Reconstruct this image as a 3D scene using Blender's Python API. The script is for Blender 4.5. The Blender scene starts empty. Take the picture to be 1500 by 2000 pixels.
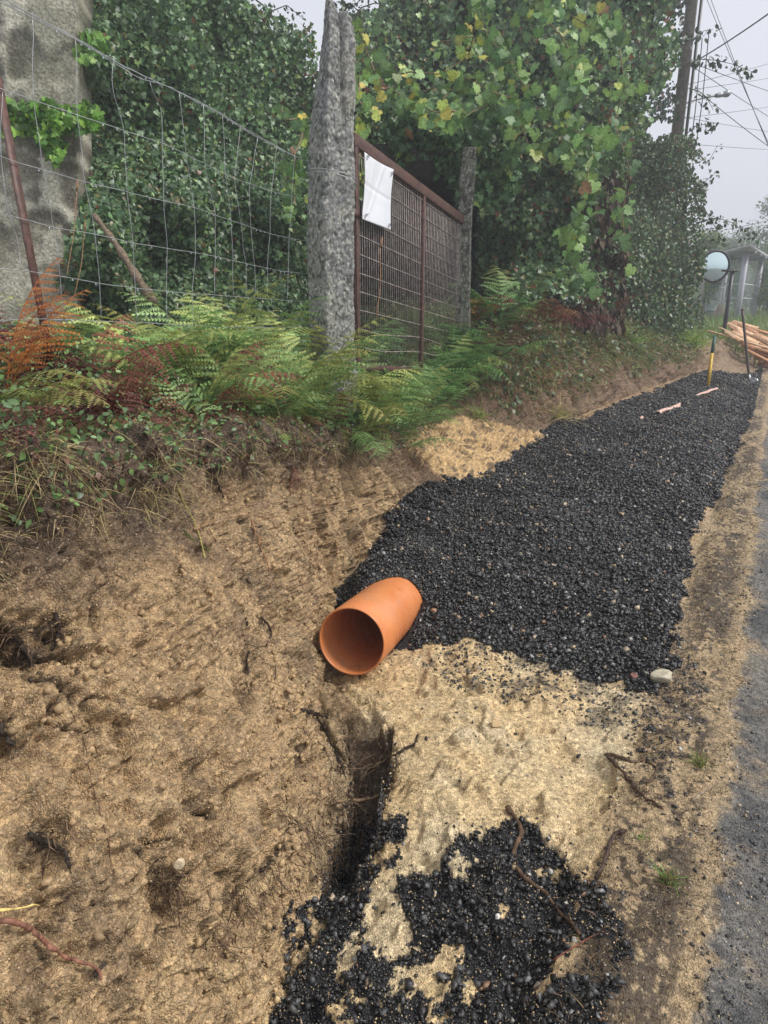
import bpy, math, random
import numpy as np
from math import radians as R

# ------------------------------------------------------------------ camera, world, sun, exposure
sc = bpy.context.scene
PITCH, YAW, F, EYE = R(17.1), R(29.0), 1333.0, 1.6
cam_d = bpy.data.cameras.new('camera'); cam = bpy.data.objects.new('camera', cam_d)
sc.collection.objects.link(cam); sc.camera = cam
cam.location = (0, 0, EYE); cam.rotation_euler = (math.pi/2 - PITCH, 0, YAW)
cam_d.sensor_fit = 'VERTICAL'; cam_d.sensor_height = 36.0; cam_d.lens = 36.0*F/2000.0
cam_d.clip_start = 0.05; cam_d.clip_end = 2000

SUN_EL, SUN_AZ = R(52), R(75)       # azimuth measured from +Y towards +X
w = bpy.data.worlds.new('World'); sc.world = w; w.use_nodes = True
nt = w.node_tree; nt.nodes.clear()
out = nt.nodes.new('ShaderNodeOutputWorld'); bg = nt.nodes.new('ShaderNodeBackground')
sky = nt.nodes.new('ShaderNodeTexSky'); sky.sky_type = 'NISHITA'; sky.sun_disc = False
sky.sun_elevation = SUN_EL; sky.sun_rotation = SUN_AZ; sky.air_density = 1.5; sky.dust_density = 4.0
hs = nt.nodes.new('ShaderNodeHueSaturation'); hs.inputs['Saturation'].default_value = 0.12
mx = nt.nodes.new('ShaderNodeMixRGB'); mx.inputs['Fac'].default_value = 0.7
mx.inputs['Color2'].default_value = (6.1, 6.35, 7.1, 1)      # the even grey cloud deck
nt.links.new(sky.outputs[0], hs.inputs['Color']); nt.links.new(hs.outputs[0], mx.inputs['Color1'])
nt.links.new(mx.outputs[0], bg.inputs['Color']); bg.inputs['Strength'].default_value = 0.1
nt.links.new(bg.outputs[0], out.inputs['Surface'])
sd = bpy.data.lights.new('sun', 'SUN'); sd.energy = 2.2; sd.angle = R(14); sd.color = (1.0, 0.96, 0.9)
so = bpy.data.objects.new('sun', sd); sc.collection.objects.link(so)
so.rotation_euler = (math.pi/2 - SUN_EL, 0, -SUN_AZ + math.pi)
sc.view_settings.view_transform = 'Standard'; sc.view_settings.look = 'None'
sc.view_settings.exposure = 0.55; sc.view_settings.gamma = 1
sc.cycles.max_bounces = 6; sc.cycles.diffuse_bounces = 3; sc.cycles.glossy_bounces = 2
sc.cycles.transmission_bounces = 4; sc.cycles.transparent_max_bounces = 8; sc.cycles.volume_bounces = 0
sc.cycles.use_denoising = True; sc.cycles.denoising_input_passes = 'RGB_ALBEDO_NORMAL'; sc.cycles.denoising_prefilter = 'ACCURATE'

# ------------------------------------------------------------------ helpers
rng = np.random.default_rng(7)
cP, sP, cA, sA = math.cos(PITCH), math.sin(PITCH), math.cos(YAW), math.sin(YAW)
def ray(px, py):
    u = (np.asarray(px, float)-750)/F; v = (1000-np.asarray(py, float))/F
    Y = cP + v*sP; Z = -sP + v*cP
    return np.stack([u*cA - Y*sA, u*sA + Y*cA, Z], -1)
def at(px, py, d):                       # point at depth d (metres along the view axis)
    return ray(px, py)*np.asarray(d, float)[..., None] + np.array([0, 0, EYE])
def proj(P):
    x, y, z = P[..., 0], P[..., 1], P[..., 2]-EYE
    cx = x*cA + y*sA; yy = -x*sA + y*cA
    cz = yy*cP - z*sP; cy = yy*sP + z*cP
    cz = np.where(cz < 0.05, 0.05, cz)
    return 750 + F*cx/cz, 1000 - F*cy/cz, cz
def smooth(a, b, x):
    t = np.clip((x-a)/(b-a), 0, 1); return t*t*(3-2*t)
def _hash(ix, iy, iz, s):
    h = (ix.astype(np.uint32)*np.uint32(374761393) + iy.astype(np.uint32)*np.uint32(668265263)
         + iz.astype(np.uint32)*np.uint32(2147483647) + np.uint32(s)*np.uint32(1274126177))
    h = (h ^ (h >> np.uint32(13)))*np.uint32(1274126177)
    h = (h ^ (h >> np.uint32(16)))*np.uint32(2246822519)
    return ((h ^ (h >> np.uint32(15))) & np.uint32(0xFFFF)).astype(np.float32)/32767.5 - 1
def vnoise(P, scale, seed=0):            # smooth value noise, -1..1
    p = np.asarray(P, np.float32)*np.float32(scale) + np.float32(100.0)
    i = np.floor(p).astype(np.int64); f = (p - i).astype(np.float32); f = f*f*f*(f*(f*6-15)+10)
    X, Y, Z = i[..., 0], i[..., 1], i[..., 2]; fx, fy, fz = f[..., 0], f[..., 1], f[..., 2]
    r = 0
    for a in (0, 1):
        for b in (0, 1):
            for c in (0, 1):
                r = r + _hash(X+a, Y+b, Z+c, seed)*(fx if a else 1-fx)*(fy if b else 1-fy)*(fz if c else 1-fz)
    return r
def fbm(P, scale, oct=4, seed=0, gain=0.5):
    r, a, t = 0, 1.0, 0
    for o in range(oct):
        r = r + a*vnoise(P, scale*(2.03**o), seed+o*17); t += a; a *= gain
    return r/t
def vert_to(b, py):                      # the point straight above b that shows at photo row py
    b = np.array(b, float); h = -b[0]*sA + b[1]*cA; r = ray(750, py); return np.array([b[0], b[1], EYE + h*r[2]/(-r[0]*sA + r[1]*cA)])
def inpoly(px, py, poly):
    poly = np.asarray(poly, float); r = np.zeros(px.shape, bool); n = len(poly); j = n-1
    for i in range(n):
        xi, yi = poly[i]; xj, yj = poly[j]
        if yi != yj:
            r ^= ((yi > py) != (yj > py)) & (px < (xj-xi)*(py-yi)/(yj-yi) + xi)
        j = i
    return r
def tag(o, label=None, cat=None, group=None, kind=None):
    if label: o['label'] = label
    if cat: o['category'] = cat
    if group: o['group'] = group
    if kind: o['kind'] = kind
    return o
def empty(name, loc, label, cat, group=None):
    o = bpy.data.objects.new(name, None); sc.collection.objects.link(o); o.location = [float(c) for c in loc]
    o.empty_display_size = 0.1
    return tag(o, label, cat, group)
def mesh(name, V, faces, mat, parent=None, col=None, smooth_=False, mats=None, midx=None):
    """faces: list of (n,k) int arrays. V in world space; a parent (at its location, unrotated) is subtracted."""
    V = np.ascontiguousarray(V, np.float32)
    if parent is not None: V = V - np.array(parent.location, np.float32)
    me = bpy.data.meshes.new(name); faces = [np.asarray(f, np.int32) for f in (faces if isinstance(faces, list) else [faces])]
    faces = [f for f in faces if len(f)]
    me.vertices.add(len(V)); me.vertices.foreach_set('co', V.ravel())
    lt = np.concatenate([np.full(len(f), f.shape[1], np.int32) for f in faces]); li = np.concatenate([f.ravel() for f in faces])
    me.loops.add(len(li)); me.loops.foreach_set('vertex_index', li)
    me.polygons.add(len(lt)); me.polygons.foreach_set('loop_start', np.concatenate([[0], np.cumsum(lt)[:-1]]).astype(np.int32))
    try: me.polygons.foreach_set('loop_total', lt)
    except Exception: pass
    if smooth_: me.polygons.foreach_set('use_smooth', np.ones(len(lt), bool))
    if col is not None:
        c = np.ones((len(V), 4), np.float32); c[:, :col.shape[1]] = col
        a = me.color_attributes.new('Col', 'FLOAT_COLOR', 'POINT'); a.data.foreach_set('color', c.ravel())
    me.update(calc_edges=True)
    me.materials.append(mat)
    if mats:
        for m in mats: me.materials.append(m)
        me.polygons.foreach_set('material_index', midx)
    o = bpy.data.objects.new(name, me); sc.collection.objects.link(o)
    if parent is not None: o.parent = parent
    return o
class Acc:
    def __init__(s): s.V = []; s.F = {}; s.C = []; s.n = 0
    def add(s, V, faces, col=None):
        V = np.asarray(V, float).reshape(-1, 3)
        for f in (faces if isinstance(faces, list) else [faces]):
            f = np.asarray(f, int)
            if len(f): s.F.setdefault(f.shape[1], []).append(f + s.n)
        s.V.append(V); s.n += len(V)
        c = np.ones((len(V), 3))*0.5 if col is None else np.broadcast_to(np.asarray(col, float), (len(V), 3)); s.C.append(c)
    def build(s, name, mat, parent=None, smooth_=False):
        return mesh(name, np.concatenate(s.V), [np.concatenate(v) for v in s.F.values()], mat, parent, np.concatenate(s.C), smooth_)
def nrm(a): return a/np.maximum(np.linalg.norm(a, axis=-1, keepdims=True), 1e-9)
def tube(P, r, seg=6, cap=True):
    P = np.asarray(P, float); n = len(P); r = np.broadcast_to(np.asarray(r, float), (n,))
    T = nrm(np.gradient(P, axis=0)); ref = np.array([0, 0, 1.]) if abs(T[0, 2]) < 0.9 else np.array([1., 0, 0])
    A = np.zeros_like(P); a = nrm(np.cross(T[0], ref))
    for i in range(n):
        a = nrm(a - T[i]*np.dot(a, T[i])); A[i] = a
    B = np.cross(T, A); th = np.linspace(0, 2*np.pi, seg, endpoint=False)
    V = P[:, None] + r[:, None, None]*(np.cos(th)[None, :, None]*A[:, None] + np.sin(th)[None, :, None]*B[:, None])
    i = np.arange(n-1)[:, None]*seg; j = np.arange(seg)[None]; k = (j+1) % seg
    Fq = np.stack([i+j, i+k, i+seg+k, i+seg+j], -1).reshape(-1, 4); fs = [Fq]
    if cap and seg >= 3: fs += [np.arange(seg)[::-1][None], (np.arange(seg)+(n-1)*seg)[None]]
    return V.reshape(-1, 3), fs
def box_between(P0, P1, w, h, up=(0, 0, 1)):
    P0 = np.asarray(P0, float); P1 = np.asarray(P1, float); d = nrm(P1-P0); s = nrm(np.cross(d, up)); u = np.cross(s, d)
    V = [p + sx*s*w/2 + sy*u*h/2 for p in (P0, P1) for sx, sy in ((-1, -1), (1, -1), (1, 1), (-1, 1))]
    return np.array(V), np.array([[0, 3, 2, 1], [4, 5, 6, 7], [0, 1, 5, 4], [1, 2, 6, 5], [2, 3, 7, 6], [3, 0, 4, 7]])
def polyline(pts, n):
    pts = np.asarray(pts, float); d = np.concatenate([[0], np.cumsum(np.linalg.norm(np.diff(pts, axis=0), axis=1))])
    t = np.linspace(0, d[-1], n); o = np.stack([np.interp(t, d, pts[:, k]) for k in range(pts.shape[1])], 1)
    for _ in range(2): o[1:-1] = 0.25*o[:-2] + 0.5*o[1:-1] + 0.25*o[2:]
    return o
# ------------------------------------------------------------------ materials
def newmat(name):
    m = bpy.data.materials.new(name); m.use_nodes = True; n = m.node_tree; n.nodes.clear()
    o = n.nodes.new('ShaderNodeOutputMaterial'); b = n.nodes.new('ShaderNodeBsdfPrincipled'); n.links.new(b.outputs[0], o.inputs[0])
    return m, n, b, o
def N(n, t, **kw):
    x = n.nodes.new(t)
    for k, v in kw.items():
        if k in x.inputs.keys(): x.inputs[k].default_value = v
        else: setattr(x, k, v)
    return x
def mat_attr(name, rough=0.5, spec=0.5, transl=0.0, noise=0.0, nscale=30, bump=0.0, bscale=60):
    m, n, b, o = newmat(name); a = N(n, 'ShaderNodeAttribute', attribute_name='Col'); c = a.outputs['Color']
    tc = N(n, 'ShaderNodeTexCoord')
    if noise:
        nz = N(n, 'ShaderNodeTexNoise', Scale=nscale, Detail=4.0); n.links.new(tc.outputs['Object'], nz.inputs['Vector'])
        mr = N(n, 'ShaderNodeMapRange'); mr.inputs[1].default_value = .3; mr.inputs[2].default_value = .7
        mr.inputs[3].default_value = 1-noise; mr.inputs[4].default_value = 1+noise
        n.links.new(nz.outputs['Fac'], mr.inputs[0]); mu = N(n, 'ShaderNodeVectorMath', operation='SCALE')
        n.links.new(c, mu.inputs[0]); n.links.new(mr.outputs[0], mu.inputs['Scale']); c = mu.outputs[0]
    n.links.new(c, b.inputs['Base Color']); b.inputs['Roughness'].default_value = rough; b.inputs['Specular IOR Level'].default_value = spec
    if bump:
        nz = N(n, 'ShaderNodeTexNoise', Scale=bscale, Detail=5.0); n.links.new(tc.outputs['Object'], nz.inputs['Vector'])
        bp = N(n, 'ShaderNodeBump', Strength=bump, Distance=0.01); n.links.new(nz.outputs['Fac'], bp.inputs['Height']); n.links.new(bp.outputs[0], b.inputs['Normal'])
    if transl:
        t = N(n, 'ShaderNodeBsdfTranslucent'); n.links.new(c, t.inputs['Color']); mxs = N(n, 'ShaderNodeMixShader', Fac=transl)
        n.links.new(b.outputs[0], mxs.inputs[1]); n.links.new(t.outputs[0], mxs.inputs[2]); n.links.new(mxs.outputs[0], o.inputs[0])
    return m
def mat_plain(name, color, rough=0.5, metal=0.0, var=0.25, scale=20, bump=0.3, color2=None, spec=0.5, dist=0.004):
    m, n, b, o = newmat(name); tc = N(n, 'ShaderNodeTexCoord'); nz = N(n, 'ShaderNodeTexNoise', Scale=scale, Detail=7.0, Roughness=0.65)
    n.links.new(tc.outputs['Object'], nz.inputs['Vector']); cr = N(n, 'ShaderNodeValToRGB')
    c2 = color2 or tuple(x*(1-var) for x in color); c1 = tuple(min(1, x*(1+var)) for x in color) if color2 is None else color
    cr.color_ramp.elements[0].position = .38; cr.color_ramp.elements[1].position = .62
    cr.color_ramp.elements[0].color = (*c2, 1); cr.color_ramp.elements[1].color = (*c1, 1)
    n.links.new(nz.outputs['Fac'], cr.inputs[0]); n.links.new(cr.outputs[0], b.inputs['Base Color'])
    b.inputs['Roughness'].default_value = rough; b.inputs['Metallic'].default_value = metal; b.inputs['Specular IOR Level'].default_value = spec
    if bump:
        bp = N(n, 'ShaderNodeBump', Strength=bump, Distance=dist); n.links.new(nz.outputs['Fac'], bp.inputs['Height']); n.links.new(bp.outputs[0], b.inputs['Normal'])
    return m
def mat_ground():
    m, n, b, o = newmat('ground_soil'); a = N(n, 'ShaderNodeAttribute', attribute_name='Col'); tc = N(n, 'ShaderNodeTexCoord')
    L = n.links
    def vor(s):
        v = N(n, 'ShaderNodeTexVoronoi', Scale=s); L.new(tc.outputs['Object'], v.inputs['Vector']); return v
    v1, v2 = vor(190), vor(75)
    nz = N(n, 'ShaderNodeTexNoise', Scale=35, Detail=6.0, Roughness=.7); L.new(tc.outputs['Object'], nz.inputs['Vector'])
    sp = N(n, 'ShaderNodeSeparateColor'); L.new(v1.outputs['Color'], sp.inputs[0])
    sp2 = N(n, 'ShaderNodeSeparateColor'); L.new(v2.outputs['Color'], sp2.inputs[0])
    def mr(src, f0, f1, t0, t1):
        x = N(n, 'ShaderNodeMapRange'); 
        for i, val in enumerate((f0, f1, t0, t1)): x.inputs[i+1].default_value = val
        L.new(src, x.inputs[0]); return x.outputs[0]
    def mul(p, q):
        x = N(n, 'ShaderNodeMath', operation='MULTIPLY'); L.new(p, x.inputs[0]); L.new(q, x.inputs[1]); return x.outputs[0]
    k = mul(mul(mr(sp.outputs[0], 0, 1, .68, 1.36), mr(sp2.outputs[0], 0, 1, .72, 1.3)), mr(nz.outputs['Fac'], .3, .7, .58, 1.36))
    sc_ = N(n, 'ShaderNodeVectorMath', operation='SCALE'); L.new(a.outputs['Color'], sc_.inputs[0]); L.new(k, sc_.inputs['Scale'])
    # sparse cream feldspar grains
    lt = mr(sp.outputs[1], .945, .96, 0, .4); lt2 = mul(lt, a.outputs['Alpha'])
    mxx = N(n, 'ShaderNodeMixRGB'); L.new(lt2, mxx.inputs['Fac']); L.new(sc_.outputs[0], mxx.inputs['Color1']); mxx.inputs['Color2'].default_value = (.62, .50, .33, 1)
    L.new(mxx.outputs[0], b.inputs['Base Color'])
    b.inputs['Roughness'].default_value = .58; b.inputs['Specular IOR Level'].default_value = .4
    b1 = N(n, 'ShaderNodeBump', Strength=.7, Distance=.007); b1.invert = True; L.new(v1.outputs['Distance'], b1.inputs['Height'])
    b2 = N(n, 'ShaderNodeBump', Strength=.7, Distance=.014); L.new(nz.outputs['Fac'], b2.inputs['Height']); L.new(b1.outputs[0], b2.inputs['Normal'])
    L.new(b2.outputs[0], b.inputs['Normal']); return m
def mat_pipe():
    m, n, b, o = newmat('orange_pvc'); tc = N(n, 'ShaderNodeTexCoord'); L = n.links
    def nz(s, d, lo_, hi, mp=None):
        x = N(n, 'ShaderNodeTexNoise', Scale=s, Detail=d, Roughness=.65); 
        if mp: q = N(n, 'ShaderNodeMapping'); q.inputs['Scale'].default_value = mp; L.new(tc.outputs['Object'], q.inputs[0]); L.new(q.outputs[0], x.inputs['Vector'])
        else: L.new(tc.outputs['Object'], x.inputs['Vector'])
        r = N(n, 'ShaderNodeMapRange'); r.inputs[1].default_value = lo_; r.inputs[2].default_value = hi; L.new(x.outputs['Fac'], r.inputs[0]); return r.outputs[0]
    def mixn(f, c1, c2):
        x = N(n, 'ShaderNodeMixRGB'); L.new(f, x.inputs['Fac']); 
        if isinstance(c1, tuple): x.inputs['Color1'].default_value = c1
        else: L.new(c1, x.inputs['Color1'])
        x.inputs['Color2'].default_value = c2; return x.outputs[0]
    c = mixn(nz(5, 3, .35, .65), (.60, .20, .065, 1), (.68, .25, .09, 1)); c = mixn(nz(70, 6, .63, .72), c, (.42, .24, .12, 1)); c = mixn(nz(9, 8, .60, .80), c, (.45, .23, .11, 1)); c = mixn(nz(60, 4, .66, .70, (1, 1, .06)), c, (.40, .13, .05, 1))
    c = mixn(nz(3.5, 9, .52, .85), c, (.40, .21, .11, 1)); L.new(c, b.inputs['Base Color']); r = N(n, 'ShaderNodeMapRange'); r.inputs[3].default_value = .16; r.inputs[4].default_value = .42; L.new(nz(14, 6, .3, .7), r.inputs[0]); L.new(r.outputs[0], b.inputs['Roughness']); return m
M = {}
M['ground'] = mat_ground()
M['leaf'] = mat_attr('wet_leaf', rough=.42, spec=.5, transl=.22, noise=.25, nscale=40)
M['leafmatt'] = mat_attr('soft_leaf', rough=.45, spec=.4, transl=.3, noise=.35, nscale=45, bump=.4, bscale=60)
M['dry'] = mat_attr('dry_stalk', rough=.7, spec=.3, transl=.15)
M['bark'] = mat_attr('bark', rough=.75, spec=.3, noise=.5, nscale=60, bump=.6, bscale=90)
M['millings'] = mat_attr('wet_asphalt_crumbs', rough=.27, spec=.55, noise=.4, nscale=150, bump=.35, bscale=260)
M['grit'] = mat_attr('grit', rough=.55, spec=.4, noise=.25, nscale=200)
M['granite'] = mat_attr('lichened_granite', rough=.85, spec=.3, noise=.4, nscale=55, bump=1.0, bscale=45)
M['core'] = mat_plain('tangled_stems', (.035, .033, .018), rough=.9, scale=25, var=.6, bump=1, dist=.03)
M['rust'] = mat_plain('rusty_brown_paint', (.13, .062, .045), rough=.55, scale=28, color2=(.055, .028, .022), bump=.3)
M['wire'] = mat_plain('galvanised_wire', (.42, .43, .44), rough=.4, metal=.6, var=.2, bump=0)
M['darkwire'] = mat_plain('rusty_rod', (.36, .30, .27), rough=.45, metal=.2, var=.4, bump=0)
M['black'] = mat_plain('black_paint', (.018, .018, .02), rough=.4, var=.3, bump=.1)
M['steel'] = mat_plain('worn_steel', (.35, .36, .37), rough=.35, metal=.8, var=.3)
# ------------------------------------------------------------------ terrain: rails lofted along the road (x to the right of the road edge, y along it)
def grade(y): return np.interp(y, [-2, 8, 10, 12, 15, 18, 25, 60, 400], [0, .05, .12, .22, .45, .72, .95, 1.2, 2.0])
ST = {  # y: floor right, floor middle, foot, face 1, face 2, lip, top 1
 -1.2: ((-.35,-.13),(-.6,-.2),(-.92,-.25),(-1.1,.2),(-1.35,.7),(-1.62,1.22),(-2.1,1.30)),
 .5:  ((-.35,-.13),(-.6,-.2),(-.92,-.25),(-1.08,.2),(-1.36,.7),(-1.66,1.20),(-2.2,1.30)),
 1.0: ((-.33,-.12),(-.6,-.18),(-.95,-.26),(-1.12,.2),(-1.42,.7),(-1.73,1.16),(-2.3,1.27)),
 1.4: ((-.33,-.11),(-.62,-.14),(-1.05,-.28),(-1.22,.18),(-1.52,.68),(-1.83,1.12),(-2.4,1.24)),
 1.8: ((-.35,-.09),(-.7,-.11),(-1.25,-.28),(-1.42,.15),(-1.68,.64),(-1.95,1.08),(-2.5,1.2)),
 2.2: ((-.38,-.07),(-.9,-.09),(-1.6,-.27),(-1.74,.12),(-1.90,.6),(-2.09,1.02),(-2.65,1.15)),
 2.8: ((-.42,-.06),(-1.1,-.12),(-1.98,-.22),(-2.06,.1),(-2.15,.5),(-2.28,.92),(-2.8,1.1)),
 3.4: ((-.5,-.05),(-1.2,-.03),(-2.1,-.06),(-2.18,.2),(-2.27,.5),(-2.40,.78),(-2.85,1.05)),
 4.2: ((-.5,.03),(-1.2,.12),(-2.17,.08),(-2.26,.22),(-2.36,.42),(-2.5,.56),(-2.9,1.0)),
 5.0: ((-.45,.06),(-1.2,.17),(-2.15,.12),(-2.32,.2),(-2.46,.3),(-2.62,.42),(-3.0,.95)),
 6.0: ((-.42,.08),(-1.2,.18),(-2.08,.12),(-2.32,.24),(-2.52,.36),(-2.76,.5),(-3.1,.9)),
 7.0: ((-.4,.1),(-1.15,.2),(-2.05,.16),(-2.28,.28),(-2.5,.46),(-2.76,.64),(-3.15,.92)),
 8.0: ((-.4,.12),(-1.05,.24),(-2.0,.24),(-2.14,.55),(-2.33,.95),(-2.58,1.32),(-3.2,1.45)),
 10.: ((-.42,.16),(-.95,.28),(-1.75,.28),(-1.9,.6),(-2.08,1.0),(-2.34,1.35),(-3.0,1.5)),
 12.: ((-.38,.26),(-.8,.34),(-1.45,.34),(-1.6,.6),(-1.84,.95),(-2.14,1.25),(-2.9,1.4)),
 13.5:((-.3,.36),(-.6,.4),(-.95,.45),(-1.15,.62),(-1.45,.8),(-1.9,.95),(-2.7,1.15)),
 15.: ((-.3,.48),(-.5,.58),(-.7,.7),(-.9,.8),(-1.3,.86),(-1.8,.95),(-2.7,1.1)),
 18.: ((-.3,.73),(-.5,.75),(-.8,.78),(-1.2,.8),(-1.6,.82),(-2.2,.85),(-3,.9)),
 25.: ((-.3,.95),(-.5,.95),(-.8,.95),(-1.2,.95),(-1.6,.93),(-2.2,.9),(-3,.9)),
 60.: ((-.3,1.2),(-.5,1.2),(-.8,1.2),(-1.2,1.2),(-1.6,1.2),(-2.2,1.2),(-3,1.2)),
 400.:((-.3,2.),(-.5,2.),(-.8,2.),(-1.2,2.),(-1.6,2.),(-2.2,2.),(-3,2.))}
ys = np.array(list(ST)); G = np.zeros((len(ys), 13, 2))
for i, y in enumerate(ys):
    g = float(grade(y)); a = ST[y]
    G[i] = [(60 if y > 20 else 30, g-.3), (.16, g), (-.1, g+.005), (-.24, g-.035)] + list(a) + [(-4.6, max(a[6][1], g)), (-60, max(a[6][1], g)+.6)]
rows = [-1.2]
while rows[-1] < 400:
    y = rows[-1]; rows.append(y + (.03 if y < .3 else .0042*math.sqrt(y*y+2.2)) * (1 if y < 20 else 3))
Yr = np.array(rows)
ncol = [26, 46, 34, 70, 70, 90, 115, 120, 120, 60, 40, 26]
rp = np.concatenate([np.linspace(k, k+1, n, endpoint=False) for k, n in enumerate(ncol)] + [[12.]])
def gsm(a, axis, n):
    k = np.hanning(2*n+3)[1:-1]; k /= k.sum(); pad = [(0, 0)]*a.ndim; pad[axis] = (n, n); b = np.pad(a, pad, mode='edge')
    return np.apply_along_axis(lambda v: np.convolve(v, k, 'valid'), axis, b)
rail = np.stack([np.stack([np.interp(Yr, ys, G[:, k, c]) for k in range(13)], 1) for c in (0, 1)], 2)
rail = gsm(rail, 0, 18)
lo = np.clip(np.floor(rp).astype(int), 0, 11); fr = rp - lo
fr0 = np.where(lo == 0, fr**.35, np.where(lo == 11, fr**3, fr))
XZ = rail[:, lo]*(1-fr0)[None, :, None] + rail[:, lo+1]*fr0[None, :, None]
XZs = gsm(XZ, 1, 12)
bl = smooth(6, 22, np.arange(len(rp)))[None, :, None]; XZ = XZ*(1-bl) + XZs*bl
P = np.stack([XZ[..., 0], np.repeat(Yr[:, None], len(rp), 1), XZ[..., 1]], -1).astype(np.float32)
def normals(P):
    du = np.gradient(P, axis=0); dv = np.gradient(P, axis=1); return nrm(np.cross(dv, du))*1.0
Nn = normals(P); 
if Nn[5, 5, 2] < 0: Nn = -Nn
r_ = np.broadcast_to(rp[None], P.shape[:2]); y_ = P[..., 1]
face = smooth(5.6, 6.4, r_)*(1-smooth(8.9, 9.4, r_)); top = smooth(8.9, 9.5, r_); floor = smooth(2.6, 3.3, r_)*(1-smooth(5.6, 6.3, r_))
verge = smooth(.9, 1.3, r_)*(1-smooth(2.8, 3.4, r_)); fade = 1-smooth(16, 26, y_); gateb = smooth(4.2, 5.2, y_)*(1-smooth(7.2, 8, y_))
Q = P.copy(); Q[..., 2] *= .35                         # streaks run down the face
Qd = P + .05*np.stack([vnoise(P, 9, 91), vnoise(P, 9, 92), vnoise(P, 9, 93)], -1)
Sk = np.stack([y_*1.35 + .06*fbm(P, 5, 2, 98), r_*.11, 0*r_], -1)
ridge = 1-np.abs(fbm(Qd, 6, 4, 5))*2.2
chunk = np.abs(vnoise(Qd, 23, 8))*-1 + np.abs(vnoise(Qd, 51, 9))*-.5
disp = face*(.085*fbm(P, 2.6, 3, 1) + (.012+.062*smooth(1.6, 2.5, y_))*(1-np.abs(fbm(Sk, 8, 3, 3))*3) + .036*ridge*(1-.45*smooth(1.8, 2.5, y_))*(.5+.5*vnoise(P, 3, 44)) + .030*(1-.4*smooth(1.8, 2.5, y_))*chunk + .014*fbm(P, 60, 3, 2))*(1-.5*gateb)
nearf = 1-smooth(4.2, 5.2, y_)
disp = disp + nearf*(.075*np.exp(-((r_-8.95)/.22)**2)*(.7+.6*fbm(P, 5, 3, 71)) - .055*np.exp(-((r_-8.35)/.3)**2)*(.8+.6*fbm(P, 4, 3, 72)))
Qc = Qd*[1, 1.2, .45]; crk = (1-smooth(.0, .06, np.abs(fbm(Qc, 5.5, 4, 73))))*smooth(-.05, .15, fbm(P, 2.3, 3, 74))*face
crk2 = (1-smooth(.0, .045, np.abs(fbm(Qd*[1, 1, .8], 13, 3, 75))))*smooth(.0, .2, fbm(P, 3.3, 3, 76))*face
ph = P[..., 2]*4.6 + P[..., 1]*.8 + 2.0*fbm(P, 2.4, 3, 82); fr1 = ph - np.floor(ph); led = (1-fr1)*smooth(0, .10, fr1)
ph2 = P[..., 2]*11 - P[..., 1]*2 + 2.2*fbm(P, 6, 3, 83); fr2 = ph2 - np.floor(ph2); led2 = (1-fr2)*smooth(0, .14, fr2)
disp = disp + face*(1-smooth(1.9, 2.6, y_)*.7)*(1-smooth(4, 5, y_))*(.060*led*smooth(-.15, .2, fbm(P, 2.6, 2, 84)) + .026*led2*smooth(-.1, .2, fbm(P, 4.5, 2, 85)))
disp = disp - .045*crk - .022*crk2
heapm = smooth(2.7, 3.3, y_)*floor
disp = disp + floor*(.022*fbm(P, 3.3, 3, 11) + .006*fbm(P, 28, 4, 12)) + heapm*(.085*fbm(P, 1.5, 2, 13) + .02*fbm(P, 17, 3, 14))
disp = disp + verge*(.016*fbm(P, 9, 4, 15) + .005*fbm(P, 60, 2, 16)) + top*(.05*fbm(P, 2.2, 4, 17))
disp = disp*(fade*.9+.1)
P = P + Nn*disp[..., None]
px, py, cz = proj(P)
def wpt(q, z): r = ray(*q); t = (z-EYE)/r[2]; return (r*t + [0, 0, EYE])[:2]
def seg_dist(pts):
    d = np.full(P.shape[:2], 9.0); s = np.zeros(P.shape[:2])
    for i in range(len(pts)-1):
        a, b = np.array(pts[i][:2]), np.array(pts[i+1][:2]); ab = b-a
        t = np.clip(((P[..., 0]-a[0])*ab[0] + (P[..., 1]-a[1])*ab[1])/(ab@ab), 0, 1)
        dd = np.hypot(P[..., 0]-a[0]-t*ab[0], P[..., 1]-a[1]-t*ab[1]); wv = pts[i][2]*(1-t)+pts[i+1][2]*t
        d = np.minimum(d, dd/wv)
    return d
wob = .8*fbm(P, 7, 5, 21, .62)
gully = [(*wpt((655, 1345), -.2), .04), (*wpt((690, 1400), -.25), .08), (*wpt((722, 1480), -.32), .10), (*wpt((735, 1560), -.33), .09), (*wpt((715, 1650), -.3), .075), (*wpt((640, 1760), -.28), .07), (*wpt((560, 1900), -.28), .06)]
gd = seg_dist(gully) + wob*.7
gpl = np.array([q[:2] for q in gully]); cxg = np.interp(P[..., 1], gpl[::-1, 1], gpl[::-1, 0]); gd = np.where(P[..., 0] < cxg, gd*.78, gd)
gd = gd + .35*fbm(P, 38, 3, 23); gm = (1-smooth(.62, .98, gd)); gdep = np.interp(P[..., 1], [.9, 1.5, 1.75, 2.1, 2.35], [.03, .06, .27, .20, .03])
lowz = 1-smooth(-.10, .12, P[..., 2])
P[..., 2] -= gm*gdep*lowz*(1-.2*fbm(P, 14, 2, 5))
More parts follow.
